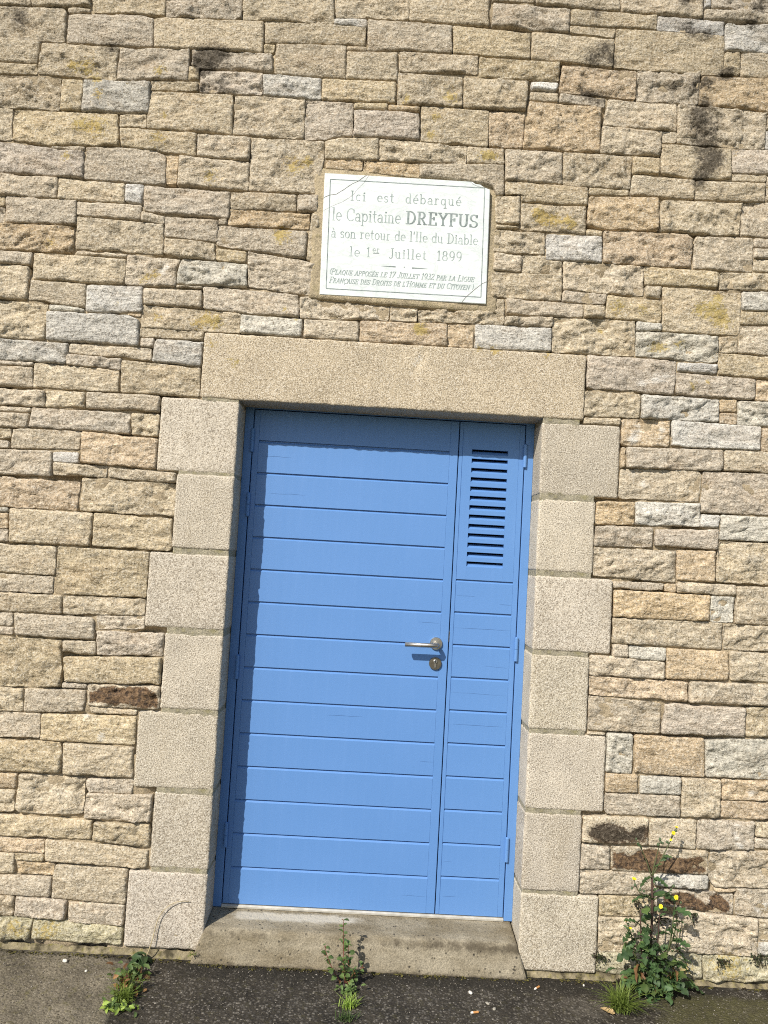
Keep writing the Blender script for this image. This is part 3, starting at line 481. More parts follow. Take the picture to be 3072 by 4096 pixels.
def stone_grid(poly, cell, seed, shrink=0.0012, rough=1.0, edge=0.010, back=0.060):
    a = np.array(poly, float)
    c = a.mean(0)
    w, h = np.ptp(a[:, 0]), np.ptp(a[:, 1])
    r = (a - (a.min(0) + a.max(0)) / 2) / np.array([w, h])
    cor = [int(np.argmax(r @ np.array(d))) for d in ((-1, 1), (1, 1), (1, -1), (-1, -1))]
    n = len(a)
    if len(set(cor)) < 4 or sorted((q - cor[0]) % n for q in cor) != [(q - cor[0]) % n for q in cor]:
        cor = [0, 1, n - 2, n - 1]
    N, M = max(4, int(round(w / cell))), max(3, int(round(h / cell)))
    sides = []
    for k in range(4):
        i, j = cor[k], cor[(k + 1) % 4]
        idx = [(i + q) % n for q in range(((j - i) % n) + 1)]
        sides.append(densify(a[idx], (N, M, N, M)[k])[:-1])
    L = np.concatenate(sides)
    for it in range(1):                 # round the corners
        L = 0.5 * L + 0.25 * (np.roll(L, 1, 0) + np.roll(L, -1, 0))
    T = np.roll(L, -1, 0) - np.roll(L, 1, 0)
    T /= np.linalg.norm(T, axis=1)[:, None] + 1e-9
    Nn = np.stack([T[:, 1], -T[:, 0]], 1)                          # inward for clockwise loops
    if (Nn * (c - L)).sum() < 0: Nn = -Nn
    j3 = np.stack([L[:, 0] * 26, L[:, 1] * 26, np.full(len(L), seed * 3.7)], 1)
    j = shrink - 0.0022 + 0.0040 * fbm(j3 * 1.5, 3, 0.65) + 0.0110 * np.maximum(0, pnoise(j3 * 0.45 + 9) - 0.2)
    L = L + Nn * j[:, None]
    top = L[0:N + 1]
    right = L[N:N + M + 1]
    bot = np.concatenate([L[N + M:2 * N + M + 1]])[::-1]
    left = np.concatenate([L[2 * N + M:], L[:1]])[::-1]
    u = np.linspace(0, 1, N + 1)[None, :, None]
    v = np.linspace(0, 1, M + 1)[:, None, None]
    P = ((1 - v) * top[None] + v * bot[None] + (1 - u) * left[:, None] + u * right[:, None]
         - (1 - u) * (1 - v) * top[0] - u * (1 - v) * top[-1] - (1 - u) * v * bot[0] - u * v * bot[-1])
    X, Z = P[..., 0], P[..., 1]
    uu, vv = np.broadcast_to(u[..., 0], X.shape), np.broadcast_to(v[..., 0], X.shape)
    d = np.minimum(np.minimum(uu, 1 - uu) * w, np.minimum(vv, 1 - vv) * h)
    rs = np.random.RandomState(int(seed * 13) % 100000)
    th = rs.uniform(-0.6, 0.25)
    xr = X * math.cos(th) + Z * math.sin(th)
    zr = -X * math.sin(th) + Z * math.cos(th)
    S = np.full(X.shape, seed * 1.31)
    n1 = fbm(np.stack([xr * 9, zr * 13, S], -1), 3)
    n2 = fbm(np.stack([xr * 17, zr * 40, S + 5], -1), 4, 0.6)
    n3 = fbm(np.stack([X * 75, Z * 75, S + 9], -1), 3, 0.6)
    q = n1 * 3.2 + n2 * 1.2
    ter = np.floor(q) + sstep(0.62, 1.0, q - np.floor(q))           # cleft ledges
    rel = (0.0050 * n1 + 0.0070 * n2 + 0.0048 * n3 + 0.0062 * ter * rs.uniform(0.1, 1.3)) * rough
    rel += (X - c[0]) * rs.uniform(-.02, .02) + (Z - c[1]) * rs.uniform(-.04, .03)
    ed = edge * (0.8 + 1.6 * np.maximum(0, fbm(np.stack([X * 22, Z * 22, S + 3], -1), 2)))
    prof = np.clip(d / np.maximum(ed, 0.003), 0, 1)
    prof = 1 - (1 - prof) ** 2
    pillow = 0.0025 * sstep(0, 0.04, d)
    proud = rs.uniform(-0.005, 0.006)
    Y = -(proud + rel + pillow) * (0.25 + 0.75 * prof) + 0.004 * (1 - prof)
    V = np.stack([X, Y, Z], -1).reshape(-1, 3)
    ny, nx = M + 1, N + 1
    F = grid_faces(ny, nx, True)
    ring = np.concatenate([np.arange(nx), np.arange(1, ny) * nx + nx - 1, np.arange(nx - 2, -1, -1) + (ny - 1) * nx, np.arange(ny - 2, 0, -1) * nx])
    base = len(V)
    cen = V.mean(0)
    rb = V[ring].copy()
    rb[:, [0, 2]] = cen[[0, 2]] + (rb[:, [0, 2]] - cen[[0, 2]]) * 0.985
    rb[:, 1] = back
    V = np.concatenate([V, rb])
    k = np.arange(len(ring))
    k2 = (k + 1) % len(ring)
    F = np.concatenate([F, np.stack([ring[k], ring[k2], base + k2, base + k], 1)])
    return V, F


def rough_block(x0, x1, y0, y1, z0, z1, r=0.008, cell=0.012, amp=0.0016, seed=1.0, dents=()):
    """dressed block: a box with rounded, slightly ragged edges; vertices shared between faces"""
    def axis(a, b):
        n = max(2, int(round((b - a - 2 * r) / cell)))
        return np.concatenate([[a, a + r * 0.3, a + r * 0.65], np.linspace(a + r, b - r, n + 1), [b - r * 0.65, b - r * 0.3, b]])
    A = [axis(x0, x1), axis(y0, y1), axis(z0, z1)]
    n = [len(q) for q in A]
    ids, V, F = {}, [], []

    def vid(i, j, k):
        key = (i, j, k)
        if key not in ids:
            ids[key] = len(V)
            V.append((A[0][i], A[1][j], A[2][k]))
        return ids[key]
    for ax in range(3):
        b, c = (ax + 1) % 3, (ax + 2) % 3
        for side in (0, n[ax] - 1):
            if ax == 1 and side: continue                           # the back stays in the wall
            for i in range(n[b] - 1):
                for j in range(n[c] - 1):
                    q = []
                    for (di, dj) in ((0, 0), (1, 0), (1, 1), (0, 1)):
                        key = [0, 0, 0]
                        key[ax] = side; key[b] = i + di; key[c] = j + dj
                        q.append(vid(*key))
                    F.append(tuple(q) if side else tuple(q[::-1]))
    V = np.array(V)
    lo, hi = np.array([x0 + r, y0 + r, z0 + r]), np.array([x1 - r, y1 - r, z1 - r])
    C = np.clip(V, lo, hi)
    D = V - C
    l = np.linalg.norm(D, axis=1)[:, None]
    nrm = D / np.maximum(l, 1e-9)
    V = C + nrm * r
    onedge = ((np.abs(nrm) > 0.2).sum(1) > 1)
    nz = fbm(V * 45 + seed * 7, 3, 0.6)
    n2 = fbm(V * 9 + seed * 3, 2)
    V = V + nrm * (amp * (nz * (1 + 1.8 * onedge) + 0.9 * n2))[:, None]
    for (ax_, az_, bx_, bz_, rad, dep) in dents:
        ex, ez = bx_ - ax_, bz_ - az_
        t = np.clip(((V[:, 0] - ax_) * ex + (V[:, 2] - az_) * ez) / (ex * ex + ez * ez), 0, 1)
        dd = np.hypot(V[:, 0] - ax_ - t * ex, V[:, 2] - az_ - t * ez)
        V[:, 1] += (V[:, 1] < y0 + 0.02) * dep * sstep(rad, 0, dd) * (0.8 + 0.6 * nz)
    return V, F


wall = empty('stone_wall', (0, 0.1, GZ), 'tan rubble stone wall of split granite around the blue door', 'wall')
polys = []
for item in STONES.split(';'):
    t, rest = item.split(' ', 1)
    polys.append((t, [tuple(int(q) / 1000 for q in p.split(',')) for p in rest.split()]))
def xleft(z): return -1.435 - (z + 0.087) * (0.326 / 3.817)
def xright(z): return 1.639 - (z + 0.097) * (0.113 / 4.054)
def ztop(x): return 3.73 + (min(max(x, -1.761), 1.526) + 1.761) * (0.227 / 3.287) + 0.006


beyV, beyF, beyM, nb_ = [], [], [], 0


def beyond(poly, seed):
    global nb_
    V, F = stone_grid(poly, 0.02, seed, edge=0.006)
    beyV.append(V); beyF.append(F + nb_); beyM.append(wall_mask(V[:, 0], V[:, 2]))
    nb_ += len(V)


brs = np.random.RandomState(3)
sd_ = 900.0
rows = []
srs = np.random.RandomState(5)
for n_, (t, p) in enumerate(polys):
    for side, lim in ((-1, xleft), (1, xright)):                     # stones cut by the picture edge run on beyond it
        hit = [i for i, (x, z) in enumerate(p) if abs(x - lim(z)) < 0.012]
        if len(hit) > 1:
            e = side * brs.uniform(0.02, 0.24)
            zs = [p[i][1] for i in hit]
            xe = sum(p[i][0] for i in hit) / len(hit) + e
            rows.append((xe, min(zs), max(zs), side))
            p = [(xe, q[1]) if i in hit else q for i, q in enumerate(p)]
    a = np.array(p)
    hh, ww = np.ptp(a[:, 1]), np.ptp(a[:, 0])
    ar = abs(sum(p[i - 1][0] * p[i][1] - p[i][0] * p[i - 1][1] for i in range(len(p)))) / 2
    small = hh < 0.042 or ar < 0.0045
    V, F = stone_grid(p, 0.0065, n_ + 1.37, edge=0.0025 if small else 0.0032, rough=0.6 if small else 1.0)
    o = mesh_obj('pinning_stone' if small else 'stone', V, F, M_STONE, wall, mask=wall_mask(V[:, 0], V[:, 2]))
    j = srs.uniform(0.88, 1.10)
    w_ = srs.uniform(-0.04, 0.04)
    c = TINT[t]
    j *= 1.05 - 0.13 * float(sstep(1.6, 3.6, a[:, 1].mean()))        # the upper courses are more weathered
    o.color = (c[0] * j * (1 + w_ * .4), c[1] * j, c[2] * j * (1 - w_ * 1.6), 1)

# the wall goes on beyond the picture: each row runs on with stones of the same height, full courses above
for x0, za, zb, side in rows:
    sd_ += 1.7
    cur = x0 + side * 0.006
    while abs(cur) < 2.68:
        nx_ = cur + side * brs.uniform(0.12, 0.40)
        q = [(min(cur, nx_), zb), (max(cur, nx_), zb), (max(cur, nx_), za), (min(cur, nx_), za)]
        beyond(q, sd_)
        sd_ += 1.7
        cur = nx_ + side * 0.006
z = 3.70
while z < 4.45:
    hgt = brs.uniform(0.08, 0.17)
    za, zb = z, z + hgt - 0.006
    cur = -2.7
    while cur < 2.68:
        nx_ = cur + brs.uniform(0.16, 0.42)
        lo0, lo1 = max(za, ztop(cur)), max(za, ztop(nx_))
        if zb - max(lo0, lo1) > 0.03:
            beyond([(cur, zb), (nx_, zb), (nx_, lo1), (cur, lo0)], sd_)
            sd_ += 1.7
        cur = nx_ + 0.006
    z += hgt
o = mesh_obj('outer_stones', np.concatenate(beyV), np.concatenate(beyF), M_STONE, wall, mask=np.concatenate(beyM))
o.color = (*TINT['t'], 1)
o['kind'] = 'stuff'

# mortar core behind the stones, left open at the doorway; uneven, so some joints look full and others deep
mb = MB()
mb.box(-2.72, -0.66, 0.056, 0.42, GZ - 0.05, 4.42).box(0.66, 2.72, 0.056, 0.42, GZ - 0.05, 4.42).box(-0.66, 0.66, 0.056, 0.42, 2.12, 4.42)
mb.box(-0.66, 0.66, 0.30, 0.42, GZ - 0.05, 2.12)
core = mb.obj('mortar_core', M_MORTAR, wall)
for x0, x1, z0, z1 in ((-2.7, -0.66, -0.12, 4.4), (0.66, 2.7, -0.12, 4.4), (-0.66, 0.66, 2.12, 4.4)):
    gx, gz_ = np.linspace(x0, x1, int((x1 - x0) / .02)), np.linspace(z0, z1, int((z1 - z0) / .02))
    X, Z = np.meshgrid(gx, gz_)
    Y = 0.009 + 0.044 * sstep(-0.15, 0.35, fbm(np.stack([X * 7, Z * 9, X * 0 + 2], -1), 3)) + 0.004 * fbm(np.stack([X * 40, Z * 40, X * 0], -1), 2)
    mesh_obj('joint_mortar', np.stack([X, Y, Z], -1).reshape(-1, 3), grid_faces(len(gz_), len(gx)), M_MORTAR, core)

# lintel and quoins
DRESS = (0.535, 0.468, 0.365)
V, F = rough_block(-0.778, 0.783, -0.004, 0.30, 2.080, 2.349, r=0.009, cell=0.011, amp=0.0017, seed=2,
                   dents=[(.123, 2.326, .076, 2.223, .013, .006), (-.082, 2.295, -.113, 2.193, .010, .0025)])
o = mesh_obj('lintel_stone', V, F, M_DRESS, wall, mask=wall_mask(V[:, 0], V[:, 2]))
o.color = (0.530, 0.435, 0.295, 1)
LQ = [(-.933, 2.074, 1.775), (-.849, 1.768, 1.468), (-.934, 1.448, 1.150), (-.850, 1.130, .832), (-.932, .820, .523), (-.846, .509, .217), (-.924, .204, -.088)]
RQ = [(.936, 2.064, 1.768), (.846, 1.751, 1.458), (.929, 1.440, 1.142), (.848, 1.128, .830), (.928, .818, .519), (.845, .505, .204), (.923, .194, -.100)]
qrs = np.random.RandomState(8)
for side, Q in ((-1, LQ), (1, RQ)):
    for i, (xo, zt, zb) in enumerate(Q):
        xi = side * (0.6155 + qrs.uniform(-.001, .0015))
        x0, x1 = min(xo, xi), max(xo, xi)
        V, F = rough_block(x0, x1, -0.003 + qrs.uniform(-.002, .002), 0.29, zb, zt, r=0.010, cell=0.012, amp=0.0015, seed=10 + i * 2.3 + side)
        o = mesh_obj('quoin_stone', V, F, M_DRESS, wall, mask=wall_mask(V[:, 0], V[:, 2]))
        j = qrs.uniform(0.90, 1.08)
        o.color = (DRESS[0] * j, DRESS[1] * j, DRESS[2] * j * qrs.uniform(.95, 1.04), 1)
# joints between the quoins, struck almost flush on the face and in the reveal
for side, Q in ((-1, LQ), (1, RQ)):
    zs = [(Q[i][2], Q[i + 1][1], min(abs(Q[i][0]), abs(Q[i + 1][0]))) for i in range(6)]
    zs.append((2.083, Q[0][1], 0.775))
    for zt, zb, xo in zs:
        xa, xb = side * 0.6185, side * (xo - 0.006)
        V, F = rough_block(min(xa, xb), max(xa, xb), 0.0005, 0.28, zb - 0.012, zt + 0.012, r=0.004, cell=0.008, amp=0.0022, seed=zt * 9)
        mesh_obj('quoin_joint', V, F, M_JOINT, wall)
# mortar bed round the plaque
V, F = stone_grid([(-.372, 3.068), (.02, 3.066), (.30, 3.064), (.405, 3.03), (.408, 2.50), (.02, 2.505), (-.366, 2.515)], 0.010, 77.7, rough=0.22, edge=0.010)
V[:, 1] = np.maximum(V[:, 1] + 0.0035, -0.0055)
mesh_obj('plaque_bed', V, F, M_PLMORT, wall)
# mossy fillet of mortar and dirt where the wall meets the ground
for x0, x1 in ((-2.7, -0.652), (0.648, 2.7)):
    nx = int((x1 - x0) / 0.012)
    xs = np.linspace(x0, x1, nx)
    t = np.linspace(0, 1, 9)
    X = np.repeat(xs[None], 9, 0)
    wob = 1 + 0.5 * fbm(np.stack([xs * 8, xs * 0, xs * 0 + x0], -1), 3)[None]
    Z = -0.096 - 0.033 * (t ** 0.8)[:, None] * np.ones_like(X)
    Z[:4] += 0.012 * fbm(np.stack([xs * 24, xs * 0 + 4, xs * 0], -1), 3)[None]
    Y = 0.014 - (0.005 + 0.030 * (t ** 1.6)[:, None]) * wob
    Y = Y - 0.009 * fbm(np.stack([X * 40, Z * 40, X * 0], -1), 4, .6)
    P = np.stack([X, Y, Z], -1).reshape(-1, 3)
    mesh_obj('base_fillet', P, grid_faces(9, nx, True), M_BASE, wall)
# ------------------------------------------------------------------ concrete step
def concrete_material():
    k = NT('worn_concrete', 0.9, 0.2)
    v = k.coord()
    a = k.noise(v, 190, 4, 0.7); b = k.noise(k.mapping(v, scale=(0.5, 1, 1)), 9, 5, 0.6); d = k.noise(v, 60, 3, 0.6)
    pit = k.voro(v, 42)
    c = k.mix(k.rng(b, 0.35, 0.65), (0.185, 0.150, 0.094), (0.33, 0.285, 0.205))
    c = k.scale(c, k.rng(a, 0.3, 0.7, 0.55, 1.4))
    c = k.mix(k.rng(d, 0.58, 0.72, 0, 0.5), c, (0.16, 0.135, 0.085))
    c = k.mix(k.math('MULTIPLY', k.rng(pit, 0.20, 0.13), k.rng(k.noise(v, 15, 2), 0.45, 0.55)), c, (0.07, 0.06, 0.045))
    at = k.node('Attribute', attribute_name='mask')
    sep = k.node('SeparateColor'); k.put(sep.inputs[0], at.outputs['Color'])
    m = k.noise(v, 26, 5, 0.7)
    c = k.mix(k.rng(k.math('ADD', sep.outputs[0], k.math('MULTIPLY_ADD', m, 1.2, -0.6)), 0.4, 0.75, 0, 0.85), c, (0.50, 0.455, 0.37))
    c = k.mix(k.rng(k.math('ADD', sep.outputs[1], k.math('MULTIPLY_ADD', m, 1.2, -0.6)), 0.45, 0.8, 0, 0.8), c, (0.075, 0.06, 0.04))
    nb = k.bump(k.math('ADD', a, k.math('MULTIPLY', d, 1.2)), 0.004, 0.8)
    nb = k.bump(k.rng(pit, 0.10, 0.2), 0.004, 0.5, nb)
    return k.done(c, nb)


M_CONC = concrete_material()
prof = np.array([(0.22, 0.013), (0.150, 0.012), (0.06, 0.004), (0.018, -0.001), (0.004, -0.006), (-0.003, -0.016), (-0.012, -0.05), (-0.022, -0.09), (-0.034, -0.135)])
t = np.concatenate([[0], np.cumsum(np.hypot(*np.diff(prof, axis=0).T))])
tt = np.linspace(0, t[-1], 42)
py, pz = np.interp(tt, t, prof[:, 0]), np.interp(tt, t, prof[:, 1])
us = np.linspace(-1, 1, 118)
half = np.interp(pz, [-0.135, -0.02, -0.004, 0.02], [0.656, 0.617, 0.611, 0.611])
X = us[None] * half[:, None] - 0.004
Y = np.repeat(py[:, None], 118, 1)
Z = np.repeat(pz[:, None], 118, 1)
nz = fbm(np.stack([X * 40, Y * 40, Z * 40], -1), 4, 0.6)
n2 = fbm(np.stack([X * 7, Y * 7, Z * 7 + 5], -1), 3)
Z = Z + (0.0022 * nz + 0.004 * n2) * (Y > -0.01)
Y = Y - (0.003 * nz + 0.006 * n2) * (Y < 0.01)
P = np.stack([X, Y, Z], -1).reshape(-1, 3)
m = np.zeros((P.shape[0], 4))
xx, yy, zz = P.T
m[:, 0] = 0.75 * np.exp(-((yy - 0.10) / 0.035) ** 2) * sstep(0.05, -0.12, xx) * sstep(-0.56, -0.48, xx) + 0.28 * np.exp(-((yy - 0.11) / 0.03) ** 2)
m[:, 0] += 0.35 * np.exp(-((zz + 0.095) / 0.02) ** 2) * (yy < 0) * sstep(0.3, -0.1, xx)
m[:, 1] = 0.15 + 0.70 * sstep(-0.098, -0.128, zz) + 0.35 * np.exp(-((zz + 0.018) / 0.02) ** 2) + 0.3 * sstep(-0.02, 0.4, xx) * np.exp(-((zz + 0.03) / 0.03) ** 2)
n_ = len(P)
F = grid_faces(42, 118, True).tolist()
for col_, fl in ((0, False), (117, True)):                          # closed ends
    ring = [i * 118 + col_ for i in range(42)]
    F.append(tuple(ring if fl else ring[::-1]))
step = mesh_obj('door_step', P, F, M_CONC, None, loc=(0, 0.1, GZ), mask=m)
tag(step, 'worn grey concrete step sloping out below the blue door', 'step')

# ------------------------------------------------------------------ the door
door = empty('door', (0, 0.17, 0.0), 'blue painted double door with horizontal grooves and a louvred side leaf', 'door')
FY, LY = 0.148, 0.153
fr = MB()
fr.bbox(-0.616, -0.5805, FY, 0.235, 0.014, 2.085, 0.002).bbox(0.5805, 0.616, FY, 0.235, 0.014, 2.085, 0.002).bbox(-0.5804, 0.5804, FY + 0.001, 0.235, 2.0765, 2.086, 0.001)
fr.obj('frame', M_PAINT, door)
MB().box(-0.5804, 0.5804, 0.200, 0.235, 0.016, 2.0764).obj('shade_backing', M_DARK, door)  # added dark panel: paints the shade seen through door gaps and louvre slots
sill = MB()
sill.prism([(0.146, 0.0135), (0.146, 0.020), (0.152, 0.0245), (0.198, 0.0245), (0.198, 0.0135)], -0.579, 0.579)
sill.obj('sill_strip', M_ALU, door)

GH = 0.0080
gz = [1.943 - 0.1358 * k for k in range(14)]


def plank(leaf, x0, x1, z0, z1, top_groove, bot_groove):
    """one board between two routed grooves; its upper front edge is chamfered"""
    zt = z1 - (0.0050 if top_groove else 0.0)
    ch = 0.0070 if top_groove else 0.0008
    b = 0.0006 if bot_groove else 0.0010
    mb = MB().prism([(LY, z0 + b), (LY + b, z0), (LY + 0.0095, z0), (LY + 0.0095, zt), (LY + ch, zt), (LY, zt - ch)], x0, x1)
    return mb.obj('plank', M_PAINT, leaf)


def make_leaf(x0, x1, gx0, gx1, grooves, louvre):
    zb, zt = 0.0275, 2.0725
    body = MB()
    if louvre:
        body.box(x0, x1, LY + 0.0095, 0.198, zb, 1.47).box(x0, x1, LY + 0.0095, 0.198, 1.962, zt)
        body.box(x0, 0.353, LY + 0.0095, 0.198, 1.4701, 1.9619).box(0.509, x1, LY + 0.0095, 0.198, 1.4701, 1.9619)
    else:
        body.box(x0, x1, LY + 0.0095, 0.198, zb, zt)
    body.bbox(x0, gx0 - 0.0002, LY, LY + 0.0094, zb, zt, 0.0016).bbox(gx1 + 0.0002, x1, LY, LY + 0.0094, zb, zt, 0.0016)
    leaf = body.obj('door_leaf', M_PAINT, door)
    edges = [zt] + grooves + [zb]
    for k in range(len(edges) - 1):
        top, bot = edges[k], edges[k + 1] + 0.0
        z1 = top - (0.0 if k == 0 else 0.0030)
        z0 = bot if k < len(edges) - 2 else zb
        if louvre and k == 0:
            continue
        plank(leaf, gx0, gx1, z0, z1 + (0.0030 if k else 0), k > 0, k < len(edges) - 2)
    return leaf


main = make_leaf(-0.577, 0.2945, -0.552, 0.2585, gz, False)
main['label'] = 'wide main leaf with fourteen grooves'
side_leaf = make_leaf(0.2985, 0.577, 0.314, 0.554, [g + 0.004 for g in gz[4:]], True)
side_leaf['label'] = 'narrow leaf with louvred vent at the top'
# louvred panel of the side leaf: a frame round thirteen slots, one slanted slat under each slot
vt = [1.9575 - 0.03978 * k for k in range(13)]
SH = 0.0215
pan = MB()
zlo, zhi = gz[4] + 0.004, 2.0725
pan.box(0.314, 0.3538, LY, LY + 0.0095, zlo, zhi).box(0.5082, 0.554, LY, LY + 0.0095, zlo, zhi)
pan.box(0.3538, 0.5082, LY, LY + 0.0095, vt[0], zhi)
pan.obj('vent_panel', M_PAINT, side_leaf)
for k in range(13):
    z1 = vt[k] - SH
    z0 = vt[k + 1] if k < 12 else zlo
    if k < 12:
        pr_ = [(LY, z0 + .0005), (LY + .0005, z0), (LY + .012, z0), (LY + .024, z1 + .012), (LY + .022, z1 + .0155), (LY, z1)]
    else:
        pr_ = [(LY, z0), (LY + .0095, z0), (LY + .0095, z1 + .001), (LY + .024, z1 + .013), (LY + .022, z1 + .0155), (LY, z1)]
    MB().prism(pr_, 0.3539, 0.5081).obj('slat', M_PAINT, side_leaf)

# hinges
for side, zs in ((-1, (1.940, 1.667, 0.989, 0.305)), (1, (1.940, 1.124, 0.303))):
    for z in zs:
        x = side * 0.5795
        h = MB()
        h.lathe((x, FY - 0.004, z - 0.051), (0, 0, 1), [(0.003, 0), (0.0080, 0.003), (0.0080, 0.050), (0.0070, 0.0506)], 14)
        h.lathe((x, FY - 0.004, z + 0.0003), (0, 0, 1), [(0.0070, 0), (0.0080, 0.0006), (0.0080, 0.047), (0.003, 0.051)], 14)
        ho = h.obj('hinge', M_PAINT, door, smooth=False)
        MB().box(x - 0.003, x + 0.003, FY - 0.001, LY + 0.004, z - 0.045, z + 0.045).obj('hinge_leaf', M_PAINT, ho)

# lever handle, keyhole rose and latch plate
hd = empty('handle', (0.243, LY, 1.130), parent=door)
hd['label'] = 'brushed steel lever handle on a round rose'
MB().lathe((0.243, LY + 0.0005, 1.130), (0, -1, 0), [(0.0262, 0), (0.0262, 0.007), (0.0250, 0.0092), (0.0120, 0.0095)], 36).obj('rose', M_STEEL, hd, smooth=False)
lv = MB()
pts = [(0.246, LY - 0.008, 1.127), (0.246, LY - 0.036, 1.1265), (0.2435, LY - 0.047, 1.1262), (0.235, LY - 0.0535, 1.126), (0.222, LY - 0.055, 1.1258), (0.111, LY - 0.055, 1.1245)]
lv.tube(pts, [0.0088, 0.0088, 0.0092, 0.0094, 0.0094, 0.0094], 18)
lv.obj('lever', M_STEEL, hd, smooth=True)
kr = MB().lathe((0.244, LY + 0.0005, 1.047), (0, -1, 0), [(0.0262, 0), (0.0262, 0.0068), (0.0250, 0.009), (0.0080, 0.0092)], 36).obj('key_rose', M_BRASSY, door, smooth=False)
cyl = MB().lathe((0.2435, LY - 0.0080, 1.0555), (0, -1, 0), [(0.0082, 0), (0.0082, 0.0042), (0.0070, 0.0048)], 20)
cyl.bbox(0.2392, 0.2478, LY - 0.0122, LY - 0.0085, 1.0305, 1.050, 0.0012)
co = cyl.obj('lock_cylinder', M_STEEL, kr)
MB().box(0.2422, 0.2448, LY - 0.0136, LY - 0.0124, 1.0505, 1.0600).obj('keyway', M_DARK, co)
MB().box(0.2950, 0.2980, LY - 0.0006, LY + 0.012, 1.140, 1.182).obj('latch_plate', M_BRASSY, door)

# hairline cracks in the paint
ck = MB()
crk = np.random.RandomState(4)
M_CRACK = plain('open_paint_crack', (0.035, 0.07, 0.17), 0.8, 0.1)
for x0, x1, z in ((0.316, 0.552, 1.200), (0.318, 0.40, 1.335), (0.50, 0.553, 1.305), (-0.54, -0.41, 1.876), (0.16, 0.255, 1.215), (0.315, 0.55, .93), (0.316, 0.552, 0.800),
                  (0.45, 0.55, 1.045), (0.15, 0.255, 0.095), (0.32, 0.38, 0.10), (0.20, 0.256, 0.64), (0.32, 0.36, 0.24), (-0.2, -0.05, 0.81), (-0.50, -0.34, 1.72)):
    n = 14
    xs = np.linspace(x0, x1, n)
    zs = z + 0.004 * fbm(np.stack([xs * 14, xs * 0 + z * 50, xs * 0], -1), 3)
    wd = 0.00042 * np.sin(np.linspace(0.05, math.pi - 0.05, n)) * crk.uniform(.6, 1.1)
    v = [(x, LY - 0.0003, zz_ + w_) for x, zz_, w_ in zip(xs, zs, wd)] + [(x, LY - 0.0003, zz_ - w_) for x, zz_, w_ in zip(xs, zs, wd)]
    ck.add(v, [(i, i + 1, n + i + 1, n + i) for i in range(n - 1)])
ck.obj('paint_crack', M_CRACK, door)
# ------------------------------------------------------------------ marble plaque
def marble_material():
    k = NT('worn_white_marble', 0.42, 0.4)
    v = k.coord()
    n = k.noise(v, 9, 6, 0.65, 1.2)
    vein = k.math('ABSOLUTE', k.math('SUBTRACT', k.noise(k.mapping(v, rot=(0, 0.7, 0), scale=(1, 1, 2.4)), 7, 5, 0.6, 0.8), 0.5))
    c = k.mix(k.rng(n, 0.3, 0.7), (0.65, 0.685, 0.655), (0.745, 0.77, 0.745))
    c = k.mix(k.rng(vein, 0.045, 0.0, 0, 0.42), c, (0.45, 0.50, 0.48))
    c = k.mix(k.rng(k.noise(v, 60, 4, 0.7), 0.62, 0.75, 0, 0.35), c, (0.55, 0.54, 0.45))
    return k.done(c, k.bump(k.noise(v, 90, 4, 0.6), 0.0015, 0.35))


M_MARBLE = marble_material()


def ink_material(name, a, b):
    k = NT(name, 0.8, 0.15)
    n = k.noise(k.coord(), 26, 4, 0.65)
    return k.done(k.mix(k.rng(n, 0.35, 0.65), a, b))


M_INK = ink_material('faded_letter_paint', (0.20, 0.245, 0.23), (0.45, 0.51, 0.48))
M_INKB = ink_material('dark_letter_paint', (0.13, 0.155, 0.15), (0.34, 0.39, 0.37))
M_CRK = plain('marble_crack', (0.20, 0.18, 0.15), 0.9, 0.1)
plq = empty('plaque', (0.018, 0.0, 2.532), 'white marble plaque with engraved French inscription above the door', 'plaque')
PY = -0.008
out = [(-0.331, 3.0415), (-0.10, 3.0425), (0.2788, 3.0438), (0.292, 3.036), (0.312, 3.034), (0.330, 3.023), (0.354, 3.0147), (0.357, 2.80), (0.3604, 2.5339), (-0.3211, 2.5315), (-0.327, 2.80)]
n = len(out)
cxy = np.mean(out, 0)
inn = [tuple(np.array(p) + (cxy - np.array(p)) / np.linalg.norm(cxy - np.array(p)) * 0.003) for p in out]
v = [(x, PY, z) for x, z in inn] + [(x, PY + 0.002, z) for x, z in out] + [(x, 0.02, z) for x, z in out]
f = [tuple(range(n - 1, -1, -1))]
for i in range(n):
    j = (i + 1) % n
    f += [(i, j, n + j, n + i), (n + i, n + j, 2 * n + j, 2 * n + i)]
MB().add(v, f).obj('slab', M_MARBLE, plq)


def ribbon(mb, pts, w, y):
    """flat stroke of varying width in the wall plane"""
    P = np.array(pts, float)
    d = np.gradient(P, axis=0)
    d /= np.linalg.norm(d, axis=1)[:, None] + 1e-9
    nn = np.stack([-d[:, 1], d[:, 0]], 1) * (np.asarray(w).reshape(-1, 1) / 2 if np.ndim(w) else w / 2)
    a, b = P + nn, P - nn
    k = len(P)
    mb.add([(p[0], y, p[1]) for p in a] + [(p[0], y, p[1]) for p in b], [(i, i + 1, k + i + 1, k + i) for i in range(k - 1)])


bd = MB()
B = [(-0.306, 3.016), (0.331, 3.020), (0.338, 2.561), (-0.296, 2.558)]
for i in range(4):
    ribbon(bd, [B[i], B[(i + 1) % 4]], 0.0036, PY - 0.0004 - i * 0.00004)
bd.obj('engraved_border', M_INKB, plq)

